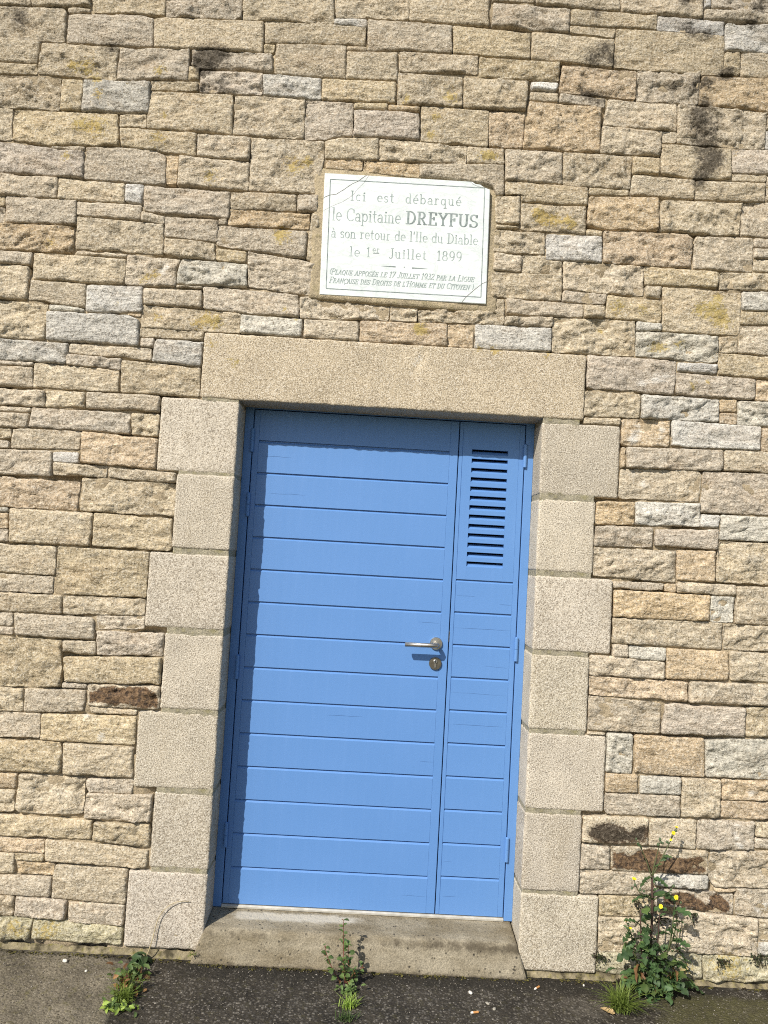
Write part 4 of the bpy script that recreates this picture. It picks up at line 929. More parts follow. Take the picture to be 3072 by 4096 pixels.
GL = {
 'l': (.34, 'L .15 0 .15 1;S .15 0;L .03 1 .15 1'), 'i': (.34, 'L .15 0 .15 .62;S .15 0;L .03 .62 .15 .62;A .15 .82 .045 .045 0 360'),
 'c': (.54, 'A .27 .31 .22 .31 45 315'), 'e': (.56, 'A .27 .31 .22 .31 0 312;L .05 .32 .49 .32'),
 's': (.46, 'A .2 .46 .15 .15 20 270;A .2 .15 .16 .16 90 -160'), 't': (.44, 'L .17 .88 .17 .12;A .28 .12 .11 .12 180 310;L .03 .62 .34 .62'),
 'd': (.62, 'A .25 .31 .2 .31 0 360;L .46 0 .46 1;L .36 1 .46 1;L .46 0 .56 0'), 'b': (.62, 'L .1 0 .1 1;L 0 1 .1 1;A .31 .31 .21 .31 0 360'),
 'a': (.58, 'L .42 0 .42 .42;A .25 .42 .17 .2 0 160;A .23 .17 .19 .17 0 360;L .42 0 .52 0'), 'r': (.48, 'L .12 0 .12 .62;S .12 0;L .02 .62 .12 .62;A .29 .4 .17 .22 180 50'),
 'q': (.62, 'A .25 .31 .2 .31 0 360;L .46 .62 .46 -.35;S .46 -.35'), 'u': (.64, 'L .1 .62 .1 .2;A .27 .2 .17 .2 180 360;L .44 .62 .44 0;L 0 .62 .1 .62;L .34 .62 .44 .62;L .44 0 .55 0'),
 'p': (.62, 'L .1 .62 .1 -.35;S .1 -.35;A .31 .31 .21 .31 0 360;L 0 .62 .1 .62'), 'n': (.64, 'L .1 0 .1 .62;S .1 0;L 0 .62 .1 .62;A .27 .42 .17 .2 180 0;L .44 .42 .44 0;S .44 0'),
 'o': (.58, 'A .27 .31 .22 .31 0 360'), "'": (.2, 'L .1 1 .08 .74'), ' ': (.36, ''),
 'I': (.4, 'L .17 0 .17 1;S .17 0;S .17 1'), 'C': (.78, 'A .42 .5 .36 .5 48 312;L .68 .68 .68 .9'), 'D': (.78, 'L .15 0 .15 1;L 0 1 .3 1;L 0 0 .3 0;A .28 .5 .38 .5 90 -90'),
 'R': (.78, 'L .15 0 .15 1;S .15 0;L 0 1 .3 1;A .3 .74 .24 .26 90 -90;L .15 .48 .3 .48;L .34 .48 .6 0;S .62 0'), 'E': (.7, 'L .15 0 .15 1;L 0 1 .56 1 .56 .82;L .15 .52 .4 .52;L .4 .42 .4 .62;L 0 0 .58 0 .58 .2'),
 'Y': (.74, 'L .06 1 .34 .48;L .62 1 .34 .48;L .34 .48 .34 0;S .34 0;S .08 1;S .6 1'), 'F': (.66, 'L .15 0 .15 1;L 0 1 .56 1 .56 .8;L .15 .52 .4 .52;L .4 .42 .4 .62;S .15 0'),
 'U': (.78, 'L .13 1 .13 .3;A .37 .3 .24 .3 180 360;L .61 .3 .61 1;S .13 1;S .61 1'), 'S': (.64, 'A .3 .74 .23 .26 25 270;A .3 .24 .25 .24 90 -165;L .52 .78 .52 .98;L .06 .02 .06 .22'),
 'J': (.52, 'L .35 1 .35 .15;A .19 .15 .16 .19 0 -160;S .35 1'), 'P': (.68, 'L .15 0 .15 1;S .15 0;L 0 1 .3 1;A .3 .74 .26 .26 90 -90;L .15 .48 .3 .48'), 'L': (.66, 'L .15 0 .15 1;S .15 1;L 0 0 .56 0 .56 .2'),
 'A': (.72, 'L .34 1 .06 0;L .34 1 .63 0;L .16 .35 .52 .35;S .06 0;S .63 0'), 'Q': (.82, 'A .38 .5 .33 .5 0 360;L .42 .2 .72 -.14'), 'O': (.82, 'A .38 .5 .33 .5 0 360'),
 'T': (.72, 'L .34 0 .34 1;L .02 .8 .02 1 .66 1 .66 .8;S .34 0'), 'G': (.82, 'A .42 .5 .36 .5 48 340;L .55 .42 .78 .42;L .72 .42 .72 .05'), 'H': (.84, 'L .15 0 .15 1;L .63 0 .63 1;L .15 .52 .63 .52;S .15 0;S .15 1;S .63 0;S .63 1'),
 'M': (.96, 'L .12 0 .16 1;L .16 1 .44 .1;L .44 .1 .74 1;L .74 1 .78 0;S .12 0;S .78 0'), 'N': (.84, 'L .14 0 .14 1;L .14 1 .64 0;L .64 0 .64 1;S .14 0;S .64 1'),
 '1': (.42, 'L .2 0 .2 1;L .05 .84 .2 1;S .2 0'), '8': (.6, 'A .28 .75 .19 .25 0 360;A .28 .26 .24 .26 0 360'), '9': (.6, 'A .28 .68 .22 .32 0 360;A .16 .5 .34 .5 20 -75'),
 '7': (.56, 'L .03 .82 .03 1 .5 1 .2 0'), '3': (.56, 'A .25 .75 .19 .25 150 -90;A .25 .26 .22 .26 90 -160'), '2': (.6, 'A .27 .72 .2 .28 165 -40;L .43 .56 .04 0 .52 0 .52 .15'), '(': (.3, 'A .4 .55 .3 .6 130 230'), ')': (.3, 'A -.1 .55 .3 .6 50 -50'),
}


def glyph(ch):
    extra = ''
    if ch in 'éÉ':
        extra = ';L .24 .74 .4 .96' if ch == 'é' else ';L .26 1.1 .44 1.28'
        ch = 'e' if ch == 'é' else 'E'
    elif ch == 'à': extra, ch = ';L .3 .74 .16 .96', 'a'
    elif ch == 'Ç': extra, ch = ';L .42 0 .36 -.22', 'C'
    adv, s = GL[ch]
    st = []
    for tok in (s + extra).split(';'):
        if not tok: continue
        q = tok.split(); k = [float(a) for a in q[1:]]
        if q[0] == 'L':
            P = [(k[i], k[i + 1]) for i in range(0, len(k), 2)]
            st += [(P[i], P[i + 1]) for i in range(len(P) - 1)]
        elif q[0] == 'S': st.append(((k[0] - .13, k[1]), (k[0] + .13, k[1])))
        else:
            m_ = max(5, int(abs(k[5] - k[4]) / 24))
            st.append([(k[0] + k[2] * math.cos(math.radians(b)), k[1] + k[3] * math.sin(math.radians(b))) for b in np.linspace(k[4], k[5], m_ + 1)])
    return adv, st


def lettering(text, p0, p1, cap, thick, thin, mat, shear=0.0, caps=False, sp=0.0):
    items, x = [], 0.0
    for ch in text:
        sc, up = 1.0, 0.0
        if caps and ch.isalpha() and ch.islower(): ch, sc = ch.upper(), 0.80
        if ch in '^_': continue
        adv, st = glyph(ch)
        items.append((x, sc, st, ch == ' ')); x += adv * sc + sp
    total = x
    ex = (np.array(p1) - np.array(p0)) / total                     # metres per em along the line
    ez = np.array([-ex[1], ex[0]]) / np.linalg.norm(ex) * cap
    mb = MB()
    k = 0
    for x, sc, st, gap in items + [(0, 0, [], True)]:
        if gap and mb.v:
            mb.obj('lettering', mat, plq)
            mb = MB()
        for s in st:
            P = np.array(s, float) * sc
            W = np.array(p0)[None] + (P[:, :1] + x + shear * P[:, 1:]) * ex[None] + P[:, 1:] * ez[None]
            d = np.gradient(W, axis=0)
            vert = np.abs(d[:, 1]) / (np.linalg.norm(d, axis=1) + 1e-9)
            w = (thin + (thick - thin) * vert ** 1.5) * cap
            if len(W) == 2:
                dd = (W[1] - W[0]) / np.linalg.norm(W[1] - W[0]) * thin * cap * .4
                W = np.array([W[0] - dd, W[1] + dd])
            ribbon(mb, W, w, PY - 0.0004 - (k % 9) * 0.00003)
            k += 1


lettering('Ici  est  débarqué', (-0.2189, 2.9325), (0.2440, 2.9385), 0.0400, 0.105, 0.06, M_INK, sp=.13)
lettering('le Capitaine', (-0.2902, 2.8455), (-0.0050, 2.8485), 0.0520, 0.085, 0.05, M_INK, sp=.02)
lettering('DREYFUS', (0.0147, 2.8490), (0.3146, 2.8515), 0.0520, 0.165, 0.07, M_INKB, sp=.06)
lettering("à son retour de l'Ile du Diable", (-0.2892, 2.7735), (0.3165, 2.7785), 0.0410, 0.095, 0.055, M_INK, sp=.04)
lettering('le 1', (-0.2093, 2.7000), (-0.1180, 2.7008), 0.0390, 0.095, 0.055, M_INK, sp=.10)
lettering('er', (-0.1160, 2.7210), (-0.0840, 2.7213), 0.0250, 0.10, 0.06, M_INK, sp=.02)
lettering('Juillet  1899', (-0.0480, 2.7012), (0.2570, 2.7050), 0.0400, 0.10, 0.055, M_INK, sp=.11)
lettering('(Plaque apposée le 17 Juillet 1932 par la Ligue', (-0.2880, 2.6185), (0.3060, 2.6230), 0.0240, 0.13, 0.08, M_INK, .25, True, .02)
lettering("Française des Droits de l'Homme et du Citoyen )", (-0.2860, 2.5835), (0.3050, 2.5885), 0.0240, 0.13, 0.08, M_INK, .25, True, .02)
for xa, xb in ((-0.078, -0.018), (0.115, 0.050)):
    orn = MB()
    xs = np.linspace(xa, xb, 8)
    ribbon(orn, [(x, 2.6655 + 0.006 * (x - xa)) for x in xs], np.linspace(.0008, .0055, 8), PY - 0.0005)
    orn.obj('engraved_ornament', M_INKB, plq)
for pa, pb, w0 in (((0.0155, 2.6665), (0.0195, 2.6665), 0.004), ((-0.113, 2.7165), (-0.088, 2.7168), 0.0020)):
    orn = MB()
    ribbon(orn, [pa, pb], w0, PY - 0.0006)
    orn.obj('engraved_ornament', M_INKB, plq)
for pts, w0 in (([(-.158, 3.042), (-.168, 3.036), (-.19, 3.016), (-.215, 3.003), (-.248, 2.977), (-.278, 2.955), (-.306, 2.949), (-.3295, 2.937)], .0019),
                ([(-.150, 3.042), (-.166, 3.012), (-.19, 2.985), (-.21, 2.955), (-.25, 2.925), (-.29, 2.905), (-.328, 2.882)], .0009),
                ([(.359, 2.6275), (.340, 2.618), (.3255, 2.605), (.307, 2.588), (.294, 2.5757), (.275, 2.556), (.2592, 2.5335)], .0021),
                ([(.270, 3.043), (.281, 3.033), (.30, 3.026), (.331, 3.0205)], .0010)):
    mb = MB()
    P = densify(pts, 26)
    P = P + 0.0013 * np.stack([fbm(np.stack([P[:, 0] * 60, P[:, 1] * 60, P[:, 0] * 0 + q], -1), 3) for q in (1, 7)], 1)
    ribbon(mb, P, w0 * (0.6 + 0.5 * np.abs(fbm(np.stack([P[:, 0] * 90, P[:, 1] * 90, P[:, 0] * 0], -1), 2) * 2)), PY - 0.0008)
    mb.obj('crack', M_CRK, plq)

# ------------------------------------------------------------------ ground
def asphalt_material(name, base, stone_a, stone_b, moss, cover):
    k = NT(name, 0.9, 0.25)
    v = k.coord()
    vo = k.node('TexVoronoi', feature='F1')
    k.put(vo.inputs['Vector'], v); k.put(vo.inputs['Scale'], 105.0)
    cell = k.node('SeparateColor'); k.put(cell.inputs[0], vo.outputs['Color'])
    n = k.noise(v, 220, 4, 0.7); b = k.noise(v, 6, 5, 0.65); d = k.noise(v, 34, 4, 0.65)
    c = k.scale(base, k.rng(b, 0.32, 0.68, 0.5, 1.5))
    c = k.scale(c, k.rng(n, 0.3, 0.7, 0.5, 1.5))
    agg = k.math('MULTIPLY', k.rng(vo.outputs['Distance'], 0.62, 0.40), k.math('GREATER_THAN', cell.outputs[0], 1 - cover))
    c = k.mix(k.math('MULTIPLY', agg, k.rng(b, 0.3, 0.6, 0.55, 0.95)), c, k.mix(k.math('POWER', cell.outputs[1], 0.45), stone_a, stone_b))
    c = k.mix(k.rng(d, 0.55, 0.70, 0, moss), c, (0.14, 0.125, 0.035))
    at = k.node('Attribute', attribute_name='mask')
    sep = k.node('SeparateColor'); k.put(sep.inputs[0], at.outputs['Color'])
    m = k.math('MULTIPLY_ADD', k.noise(v, 22, 5, 0.7), 1.2, -0.6)
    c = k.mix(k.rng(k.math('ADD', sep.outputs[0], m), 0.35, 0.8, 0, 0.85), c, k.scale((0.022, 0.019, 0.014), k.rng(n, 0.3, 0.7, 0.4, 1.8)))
    c = k.mix(k.rng(k.math('ADD', sep.outputs[1], m), 0.35, 0.8, 0, 0.75), c, k.scale((0.085, 0.078, 0.03), k.rng(n, 0.3, 0.7, 0.4, 1.7)))
    c = k.mix(k.rng(k.math('ADD', sep.outputs[2], m), 0.35, 0.8, 0, 0.7), c, k.scale((0.165, 0.145, 0.115), k.rng(n, 0.3, 0.7, 0.55, 1.45)))
    h = k.math('ADD', k.math('MULTIPLY', vo.outputs['Distance'], -0.9), n)
    return k.done(c, k.bump(k.math('ADD', h, d), 0.0045, 0.9))


M_ASPH = asphalt_material('dark_asphalt', (0.042, 0.035, 0.025), (0.27, 0.24, 0.195), (0.040, 0.034, 0.026), 0.2, 0.62)
M_OLD = asphalt_material('old_pale_asphalt', (0.175, 0.150, 0.108), (0.34, 0.30, 0.22), (0.08, 0.066, 0.044), 0.5, 0.6)


def sheet(name, xs, ys, z, mat, amp, maskf, edge=None):
    X, Y = np.meshgrid(xs, ys)
    if edge is not None: X = edge(X, Y)
    near = sstep(3.0, 1.5, np.abs(X)) * sstep(-2.2, -1.0, Y)
    Z = z + near * amp * (fbm(np.stack([X * 60, Y * 60, X * 0], -1), 3, 0.6) + 1.3 * fbm(np.stack([X * 9, Y * 9, X * 0 + 3], -1), 3))
    P = np.stack([X, Y, Z], -1).reshape(-1, 3)
    o = mesh_obj(name, P, grid_faces(len(ys), len(xs)), mat, None, loc=(0, 0, z), mask=maskf(P[:, 0], P[:, 1]))
    tag(o, kind='structure')
    return o


def xedge(y): return np.interp(y, [-0.43, -0.216, -0.027], [-0.838, -0.862, -0.885])


def gmask(x, y):
    m = np.zeros(x.shape + (4,))
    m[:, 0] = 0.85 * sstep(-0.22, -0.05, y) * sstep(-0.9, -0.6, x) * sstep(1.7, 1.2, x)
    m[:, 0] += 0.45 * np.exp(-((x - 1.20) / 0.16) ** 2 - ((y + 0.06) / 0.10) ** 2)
    m[:, 1] = 0.75 * sstep(1.02, 1.20, x - 0.35 * (y + 0.1)) * sstep(-0.02, -0.12, y)
    m[:, 2] = 0.55 * np.exp(-((x - 0.82) / 0.16) ** 2 - ((y + 0.2) / 0.12) ** 2) + 0.5 * np.exp(-((x - 0.02) / 0.12) ** 2 - ((y + 0.40) / 0.06) ** 2)
    return np.clip(m, 0, 1.2)


def gmask2(x, y):
    m = np.zeros(x.shape + (4,))
    m[:, 0] = 0.62 * sstep(-0.06, -0.012, y) + 0.5 * np.exp(-((x + 0.93) / 0.07) ** 2 - ((y + 0.02) / 0.05) ** 2)
    cr = np.abs((y + 0.10) - 0.62 * (x + 1.28))                    # an old crack running away from the wall
    m[:, 0] += 0.8 * np.exp(-(cr / 0.006) ** 2) * sstep(-1.34, -1.31, x) * sstep(-1.19, -1.22, x)
    m[:, 1] = 0.28 * sstep(-0.1, -0.3, y)
    return np.clip(m, 0, 1.2)


far = [-60, -30, -15, -8, -5, -3.5, -2.6]
xs = np.concatenate([far, np.arange(-2.1, 2.2, 0.012), -np.array(far[::-1])])
ys = np.concatenate([[-80, -40, -20, -10, -6, -4, -3, -2.2, -1.7, -1.3, -1.05], np.arange(-0.9, 0.03, 0.012), [0.25]])
sheet('ground', xs, ys, GZ, M_ASPH, 0.0016, gmask)
xs2 = np.concatenate([far, np.arange(-2.1, -0.845, 0.011)])
ys2 = ys[(ys < 0.03)]
NX2 = len(xs2)


def pave_edge(X, Y):
    k = (X + 2.1) / (2.1 - 0.85)
    e = xedge(Y) + 0.012 * fbm(np.stack([Y * 22, Y * 0, Y * 0], -1), 4, 0.65)
    return np.where(X > -2.1, -2.1 + np.clip(k, 0, 1) * (e + 2.1), X)


pv = sheet('pavement', xs2, ys2, GZ + 0.005, M_OLD, 0.0014, gmask2, pave_edge)
me = pv.data
co = np.empty(len(me.vertices) * 3)
me.vertices.foreach_get('co', co)
co = co.reshape(len(ys2), NX2, 3)
co[:, -1, 2] = -0.006                                              # turned-down broken edge
me.vertices.foreach_set('co', co.ravel())

# loose grit on the asphalt: far too many to count, one object
grs = np.random.RandomState(21)
gm = MB()
oct_v = np.array([(1, 0, 0), (-1, 0, 0), (0, 1, 0), (0, -1, 0), (0, 0, 1), (0, 0, -1)], float)
oct_f = [(0, 2, 4), (2, 1, 4), (1, 3, 4), (3, 0, 4), (2, 0, 5), (1, 2, 5), (3, 1, 5), (0, 3, 5)]
for k in range(2600):
    x, y = grs.uniform(-1.7, 1.75), -abs(grs.normal(0, 0.22)) - 0.03
    if y < -0.62 or (abs(x) < 0.66 and y > -0.05): continue
    r = grs.uniform(0.0010, 0.0028) * (1.5 if grs.rand() < 0.06 else 1)
    R_ = Matrix.Rotation(grs.uniform(0, 6), 3, 'Z') @ Matrix.Rotation(grs.uniform(-.6, .6), 3, 'X')
    vv = (oct_v * (1 + 0.35 * grs.normal(size=(6, 1))) * np.array([1.2, 0.9, 0.6]) * r) @ np.array(R_).T
    gm.add(vv + np.array([x, y, GZ + 0.0015 + (0.005 if x < -0.88 else 0)]), oct_f)


def grit_material():
    k = NT('loose_grit', 0.85, 0.25)
    n = k.voro(k.coord(), 160, out='Color')
    s = k.node('SeparateColor'); k.put(s.inputs[0], n)
    return k.done(k.mix(s.outputs[0], (0.07, 0.06, 0.045), k.mix(s.outputs[1], (0.20, 0.17, 0.13), (0.36, 0.33, 0.28))))


gr = gm.obj('grit', grit_material())
tag(gr, 'fine loose grit scattered over the asphalt', 'grit', kind='stuff')

# ------------------------------------------------------------------ litter and pebbles
def lump(name, c, r, mat, label, seed, cat='pebble', group=None):
    mb = MB()
    prof_ = [(math.sin(a) * 1.0, -math.cos(a)) for a in np.linspace(0.25, math.pi - 0.25, 6)]
    mb.lathe((0, 0, 0), (0, 0, 1), prof_, 9)
    V = np.array(mb.v)
    V *= (1 + 0.32 * pnoise(V * 1.3 + seed))[:, None]
    V = V * np.array(r)
    a = seed * 1.7
    V = np.stack([V[:, 0] * math.cos(a) - V[:, 1] * math.sin(a), V[:, 0] * math.sin(a) + V[:, 1] * math.cos(a), V[:, 2]], 1)
    V += np.array(c) - np.array([0, 0, V[:, 2].min() + 0.001])
    o = mesh_obj(name, V, mb.f, mat, None, loc=(c[0], c[1], c[2]))
    return tag(o, label, cat, group)


M_PEB = plain('white_pebble', (0.62, 0.58, 0.50), 0.7, 0.3, 0, 0.2, 60)
M_PEB2 = plain('grey_pebble', (0.33, 0.30, 0.24), 0.8, 0.3, 0, 0.25, 60)
lump('pebble', (0.413, -0.142, GZ), (.011, .007, .005), M_PEB, 'white angular pebble on dark asphalt nearest the step', 1.2)
lump('pebble', (0.487, -0.238, GZ), (.008, .006, .004), M_PEB2, 'grey pebble beside the cigarette end at the picture bottom', 2.4)
lump('pebble', (0.467, -0.206, GZ), (.010, .006, .004), M_PEB2, 'flat grey pebble between the white pebble and the cigarette end', 3.1)
lump('pebble', (0.862, -0.052, GZ), (.006, .004, .004), M_PEB, 'small white pebble on the asphalt left of the yellow-flowered weed', 4.4)
lump('pebble', (-1.117, -0.076, GZ + .005), (.012, .008, .006), M_PEB, 'largest pale pebble on the paler pavement at left', 5.3)
lump('pebble', (-1.016, -0.134, GZ + .005), (.006, .005, .004), M_PEB, 'small pale pebble on the paler pavement near its weedy edge', 6.3)

M_FILTER = plain('cigarette_filter', (0.52, 0.25, 0.085), 0.8, 0.2, 0, 0.2, 200)
M_PAPER = plain('cigarette_paper', (0.72, 0.68, 0.60), 0.85, 0.2, 0, 0.12, 200)
for (x, y, a, lab) in ((0.672, -0.090, 0.75, 'tan cigarette end lying on the asphalt below the right door jamb'),
                       (0.410, -0.268, 0.25, 'tan cigarette end lying on the asphalt at the picture bottom')):
    d = Vector((math.cos(a), math.sin(a), 0))
    c = Vector((x, y, GZ + 0.0045))
    e = empty('cigarette_end', (x, y, GZ), lab, 'cigarette end', 'cigarette ends on the asphalt')
    MB().tube([c - d * .004, c + d * .006, c + d * .0150, c + d * .0165], [.0039, .0037, .0038, .0034], 10).obj('filter', M_FILTER, e, smooth=False)
    MB().tube([c - d * .0125, c - d * .009, c - d * .0042], [.0030, .0036, .0038], 10).obj('paper', M_PAPER, e, smooth=False)

# ------------------------------------------------------------------ plants
def leaf_material(name, a, b, trans=0.25):
    k = NT(name, 0.55, 0.35)
    info = k.node('ObjectInfo')
    n = k.noise(k.coord(), 45, 4, 0.6)
    c = k.mix(k.rng(n, 0.35, 0.65), a, b)
    c = k.scale(c, k.rng(info.outputs['Random'], 0, 1, 0.65, 1.4))
    m = k.done(c, k.bump(n, 0.002, 0.4))
    tr = k.node('BsdfTranslucent'); k.put(tr.inputs[0], k.scale(c, 1.4))
    mx = k.node('MixShader'); k.put(mx.inputs[0], trans)
    k.t.links.new(k.b.outputs[0], mx.inputs[1]); k.t.links.new(tr.outputs[0], mx.inputs[2])
    k.t.links.new(mx.outputs[0], k.t.nodes['Material Output'].inputs[0])
    return m


M_LEAF = leaf_material('thistle_leaf', (0.040, 0.085, 0.030), (0.080, 0.135, 0.048))
M_LEAF2 = leaf_material('pale_leaf', (0.075, 0.13, 0.035), (0.13, 0.18, 0.055))
M_DEAD = leaf_material('dead_leaf', (0.17, 0.075, 0.035), (0.26, 0.15, 0.06))
M_STEM = plain('thistle_stem', (0.085, 0.095, 0.040), 0.6, 0.3, 0, 0.3, 30)
M_DSTEM = plain('dark_purple_stem', (0.075, 0.045, 0.035), 0.6, 0.3, 0, 0.3, 30)
M_RED = plain('red_stem', (0.17, 0.055, 0.04), 0.6, 0.3, 0, 0.3, 30)
M_GRASS = leaf_material('grass_blade', (0.20, 0.29, 0.05), (0.36, 0.45, 0.10), 0.4)
M_STRAW = plain('dry_stalk', (0.42, 0.34, 0.19), 0.7, 0.3, 0, 0.25, 60)
M_PETAL = plain('yellow_petal', (0.80, 0.64, 0.03), 0.6, 0.2, 0, 0.15, 90)
M_BUD = plain('green_bud', (0.075, 0.105, 0.05), 0.6, 0.3, 0, 0.25, 60)
M_MOSS = leaf_material('dark_moss', (0.022, 0.030, 0.014), (0.060, 0.070, 0.026))
M_MOSS2 = leaf_material('green_moss', (0.10, 0.13, 0.03), (0.16, 0.17, 0.045))
M_ROOT = plain('dark_rootlets', (0.035, 0.026, 0.018), 0.9, 0.1, 0, 0.3, 60)


def leaf_verts(L, W, lobes, depth, droop, fold, seed, n=14):
    """blade along +x, base at the origin; lobed outline, drooping, folded along the midrib"""
    r = np.random.RandomState(int(seed * 10) % 9999)
    t = np.linspace(0, 1, n)
    env = np.sin(np.pi * np.clip(t, 0, 1) ** 0.75) ** 0.8 * (0.35 + 0.9 * t) + 0.06
    env *= 1 - sstep(0.86, 1.0, t) * 0.75
    ph = r.uniform(0, 6.28)
    out_v, out_f = [], []
    for k in range(n):
        x = t[k] * L
        z = -droop * L * t[k] ** 2 + 0.05 * L * math.sin(3 * t[k])
        wl = W * env[k] * (1 - depth * (0.5 + 0.5 * math.sin(lobes * 6.28 * t[k] + ph)))
        wr = W * env[k] * (1 - depth * (0.5 + 0.5 * math.sin(lobes * 6.28 * t[k] + ph + 0.8)))
        sw = 0.35 * W * math.cos(lobes * 6.28 * t[k] + ph) * depth
        out_v += [(x + sw, wl, z + fold * wl + 0.08 * W * r.normal()), (x, wl * .45, z + fold * wl * .3), (x, 0, z),
                  (x, -wr * .45, z + fold * wr * .3), (x + sw, -wr, z + fold * wr + 0.08 * W * r.normal())]
    for k in range(n - 1):
        for j in range(4):
            a = k * 5 + j
            out_f.append((a, a + 1, a + 6, a + 5))
    return out_v, out_f


def leaf_meshes(name, specs, mat):
    res = []
    for s in specs:
        v, f = leaf_verts(*s)
        me = bpy.data.meshes.new(name)
        me.from_pydata(v, [], f)
        me.polygons.foreach_set('use_smooth', np.ones(len(f), bool))
        me.materials.append(mat)
        res.append(me)
    return res


def euler_for(d, roll=0.0):
    """rotation taking +x to d with local z kept upward, rolled about d"""
    d = Vector(d).normalized()
    z = Vector((0, 0, 1)) - d * d.z
    if z.length < 1e-3: z = Vector((0, -1, 0)) - d * Vector((0, -1, 0)).dot(d)
    z.normalize()
    y = z.cross(d)
    M = Matrix((d, y, z)).transposed()
    return (M @ Matrix.Rotation(roll, 3, 'X')).to_euler()


def curve(pts, n=10):
    P = np.array(pts, float)
    t = np.linspace(0, 1, len(P))
    q = np.linspace(0, 1, n)
    C = np.stack([np.interp(q, t, P[:, i]) for i in range(3)], 1)
    for _ in range(3):
        C[1:-1] = 0.5 * C[1:-1] + 0.25 * (C[:-2] + C[2:])
    return C


# sow thistle with yellow flowers at the right
PT = empty('sow_thistle', (1.115, -0.055, GZ), 'tall leafy weed with small yellow flowers against the wall right of door', 'weed')
prs = np.random.RandomState(31)
bx, by = 1.115, -0.055
stems = {
 'main': ([(bx, by, GZ), (1.108, -.062, 0.0), (1.108, -.075, .12), (1.105, -.08, .235), (1.099, -.08, .315)], .0062, .0036),
 'a': ([(1.099, -.08, .31), (1.125, -.085, .37), (1.155, -.085, .43), (1.187, -.082, .500)], .0030, .0014),
 'a2': ([(1.165, -.085, .45), (1.165, -.09, .47), (1.171, -.092, .485)], .0016, .0012),
 'b': ([(1.099, -.08, .312), (1.108, -.083, .37), (1.118, -.085, .41), (1.124, -.085, .452)], .0027, .0013),
 'c': ([(1.099, -.08, .31), (1.082, -.075, .36), (1.06, -.07, .41), (1.037, -.07, .447)], .0026, .0012),
 'd': ([(1.106, -.078, .23), (1.085, -.09, .236), (1.05, -.095, .25), (1.032, -.095, .28), (1.025, -.095, .305)], .0030, .0014),
 'e': ([(1.106, -.078, .225), (1.14, -.09, .25), (1.165, -.095, .265), (1.176, -.095, .285)], .0028, .0013),
 'f': ([(1.13, -.06, GZ + .02), (1.175, -.08, .04), (1.183, -.085, .11), (1.185, -.088, .18), (1.190, -.09, .243)], .0040, .0015),
 'g': ([(1.12, -.06, GZ + .02), (1.13, -.085, .05), (1.128, -.09, .14), (1.133, -.09, .206)], .0034, .0014),
 'h': ([(1.10, -.06, GZ + .02), (1.045, -.08, .0), (1.036, -.09, .06), (1.02, -.09, .115), (1.003, -.092, .146)], .0040, .0014),
 'i': ([(1.105, -.06, GZ + .02), (1.07, -.08, .02), (1.062, -.085, .11), (1.058, -.085, .19)], .0042, .002),
 'j': ([(1.125, -.06, GZ + .02), (1.17, -.075, .03), (1.197, -.08, .10), (1.20, -.083, .18)], .0036, .0016),
}
SC = {}
for key, (pts, r0, r1) in stems.items():
    C = curve(pts, 12)
    SC[key] = C
    MB().tube(C, list(np.linspace(r0, r1, 12)), 7).obj('stem', M_DSTEM if key in ('main', 'g', 'i') else M_STEM, PT, smooth=True)
LB = leaf_meshes('leaf', [(.085, .028, 4, .72, .35, .25, 1, 22), (.105, .032, 5, .75, .5, .2, 2, 24), (.070, .025, 3, .68, .25, .35, 3, 18), (.095, .033, 4, .65, .6, .15, 4, 22)], M_LEAF)
LP = leaf_meshes('leaf', [(.075, .036, 3, .4, .3, .2, 5), (.090, .042, 4, .4, .45, .15, 6), (.060, .032, 3, .35, .3, .2, 7)], M_LEAF2)
LD = leaf_meshes('leaf', [(.060, .018, 3, .5, .8, .5, 8), (.050, .015, 3, .5, .9, .6, 9)], M_DEAD)
LS = leaf_meshes('leaf', [(.050, .012, 4, .65, .3, .3, 10), (.036, .010, 3, .6, .2, .3, 11)], M_LEAF)


def put_leaf(me, p, az, el, s=1.0, parent=PT, roll=None):
    d = (math.cos(az) * math.cos(el), math.sin(az) * math.cos(el), math.sin(el))
    return share(me, 'leaf', parent, p, euler_for(d, prs.normal(0, .5) if roll is None else roll), (s, s, s))


# basal mass: leaves fan out from the crown towards the viewer and to both sides
for k in range(125):
    az = prs.uniform(math.pi * 0.98, math.pi * 2.02)
    h = abs(prs.normal(0, .10))
    p = (bx + prs.normal(0, .042) + .055 * math.cos(az), by - .015 + .03 * math.sin(az), GZ + .02 + h)
    put_leaf(LB[prs.randint(4)] if k % 3 else LP[prs.randint(3)], p, az, prs.uniform(-.35, .75), prs.uniform(.38, .75))
for k in range(12):                                                 # big paler leaves resting on the ground in front
    az = prs.uniform(math.pi * 1.05, math.pi * 1.85)
    p = (bx + prs.uniform(-.06, .06), by - .03, GZ + .035 + prs.uniform(0, .03))
    put_leaf(LP[prs.randint(3)], p, az, prs.uniform(.05, .4), prs.uniform(.6, .95))
for k in range(9):
    az = prs.uniform(math.pi, math.pi * 2)
    put_leaf(LD[prs.randint(2)], (bx + prs.normal(0, .05), by - .04, GZ + prs.uniform(.02, .12)), az, prs.uniform(-.6, .4), prs.uniform(.8, 1.2))
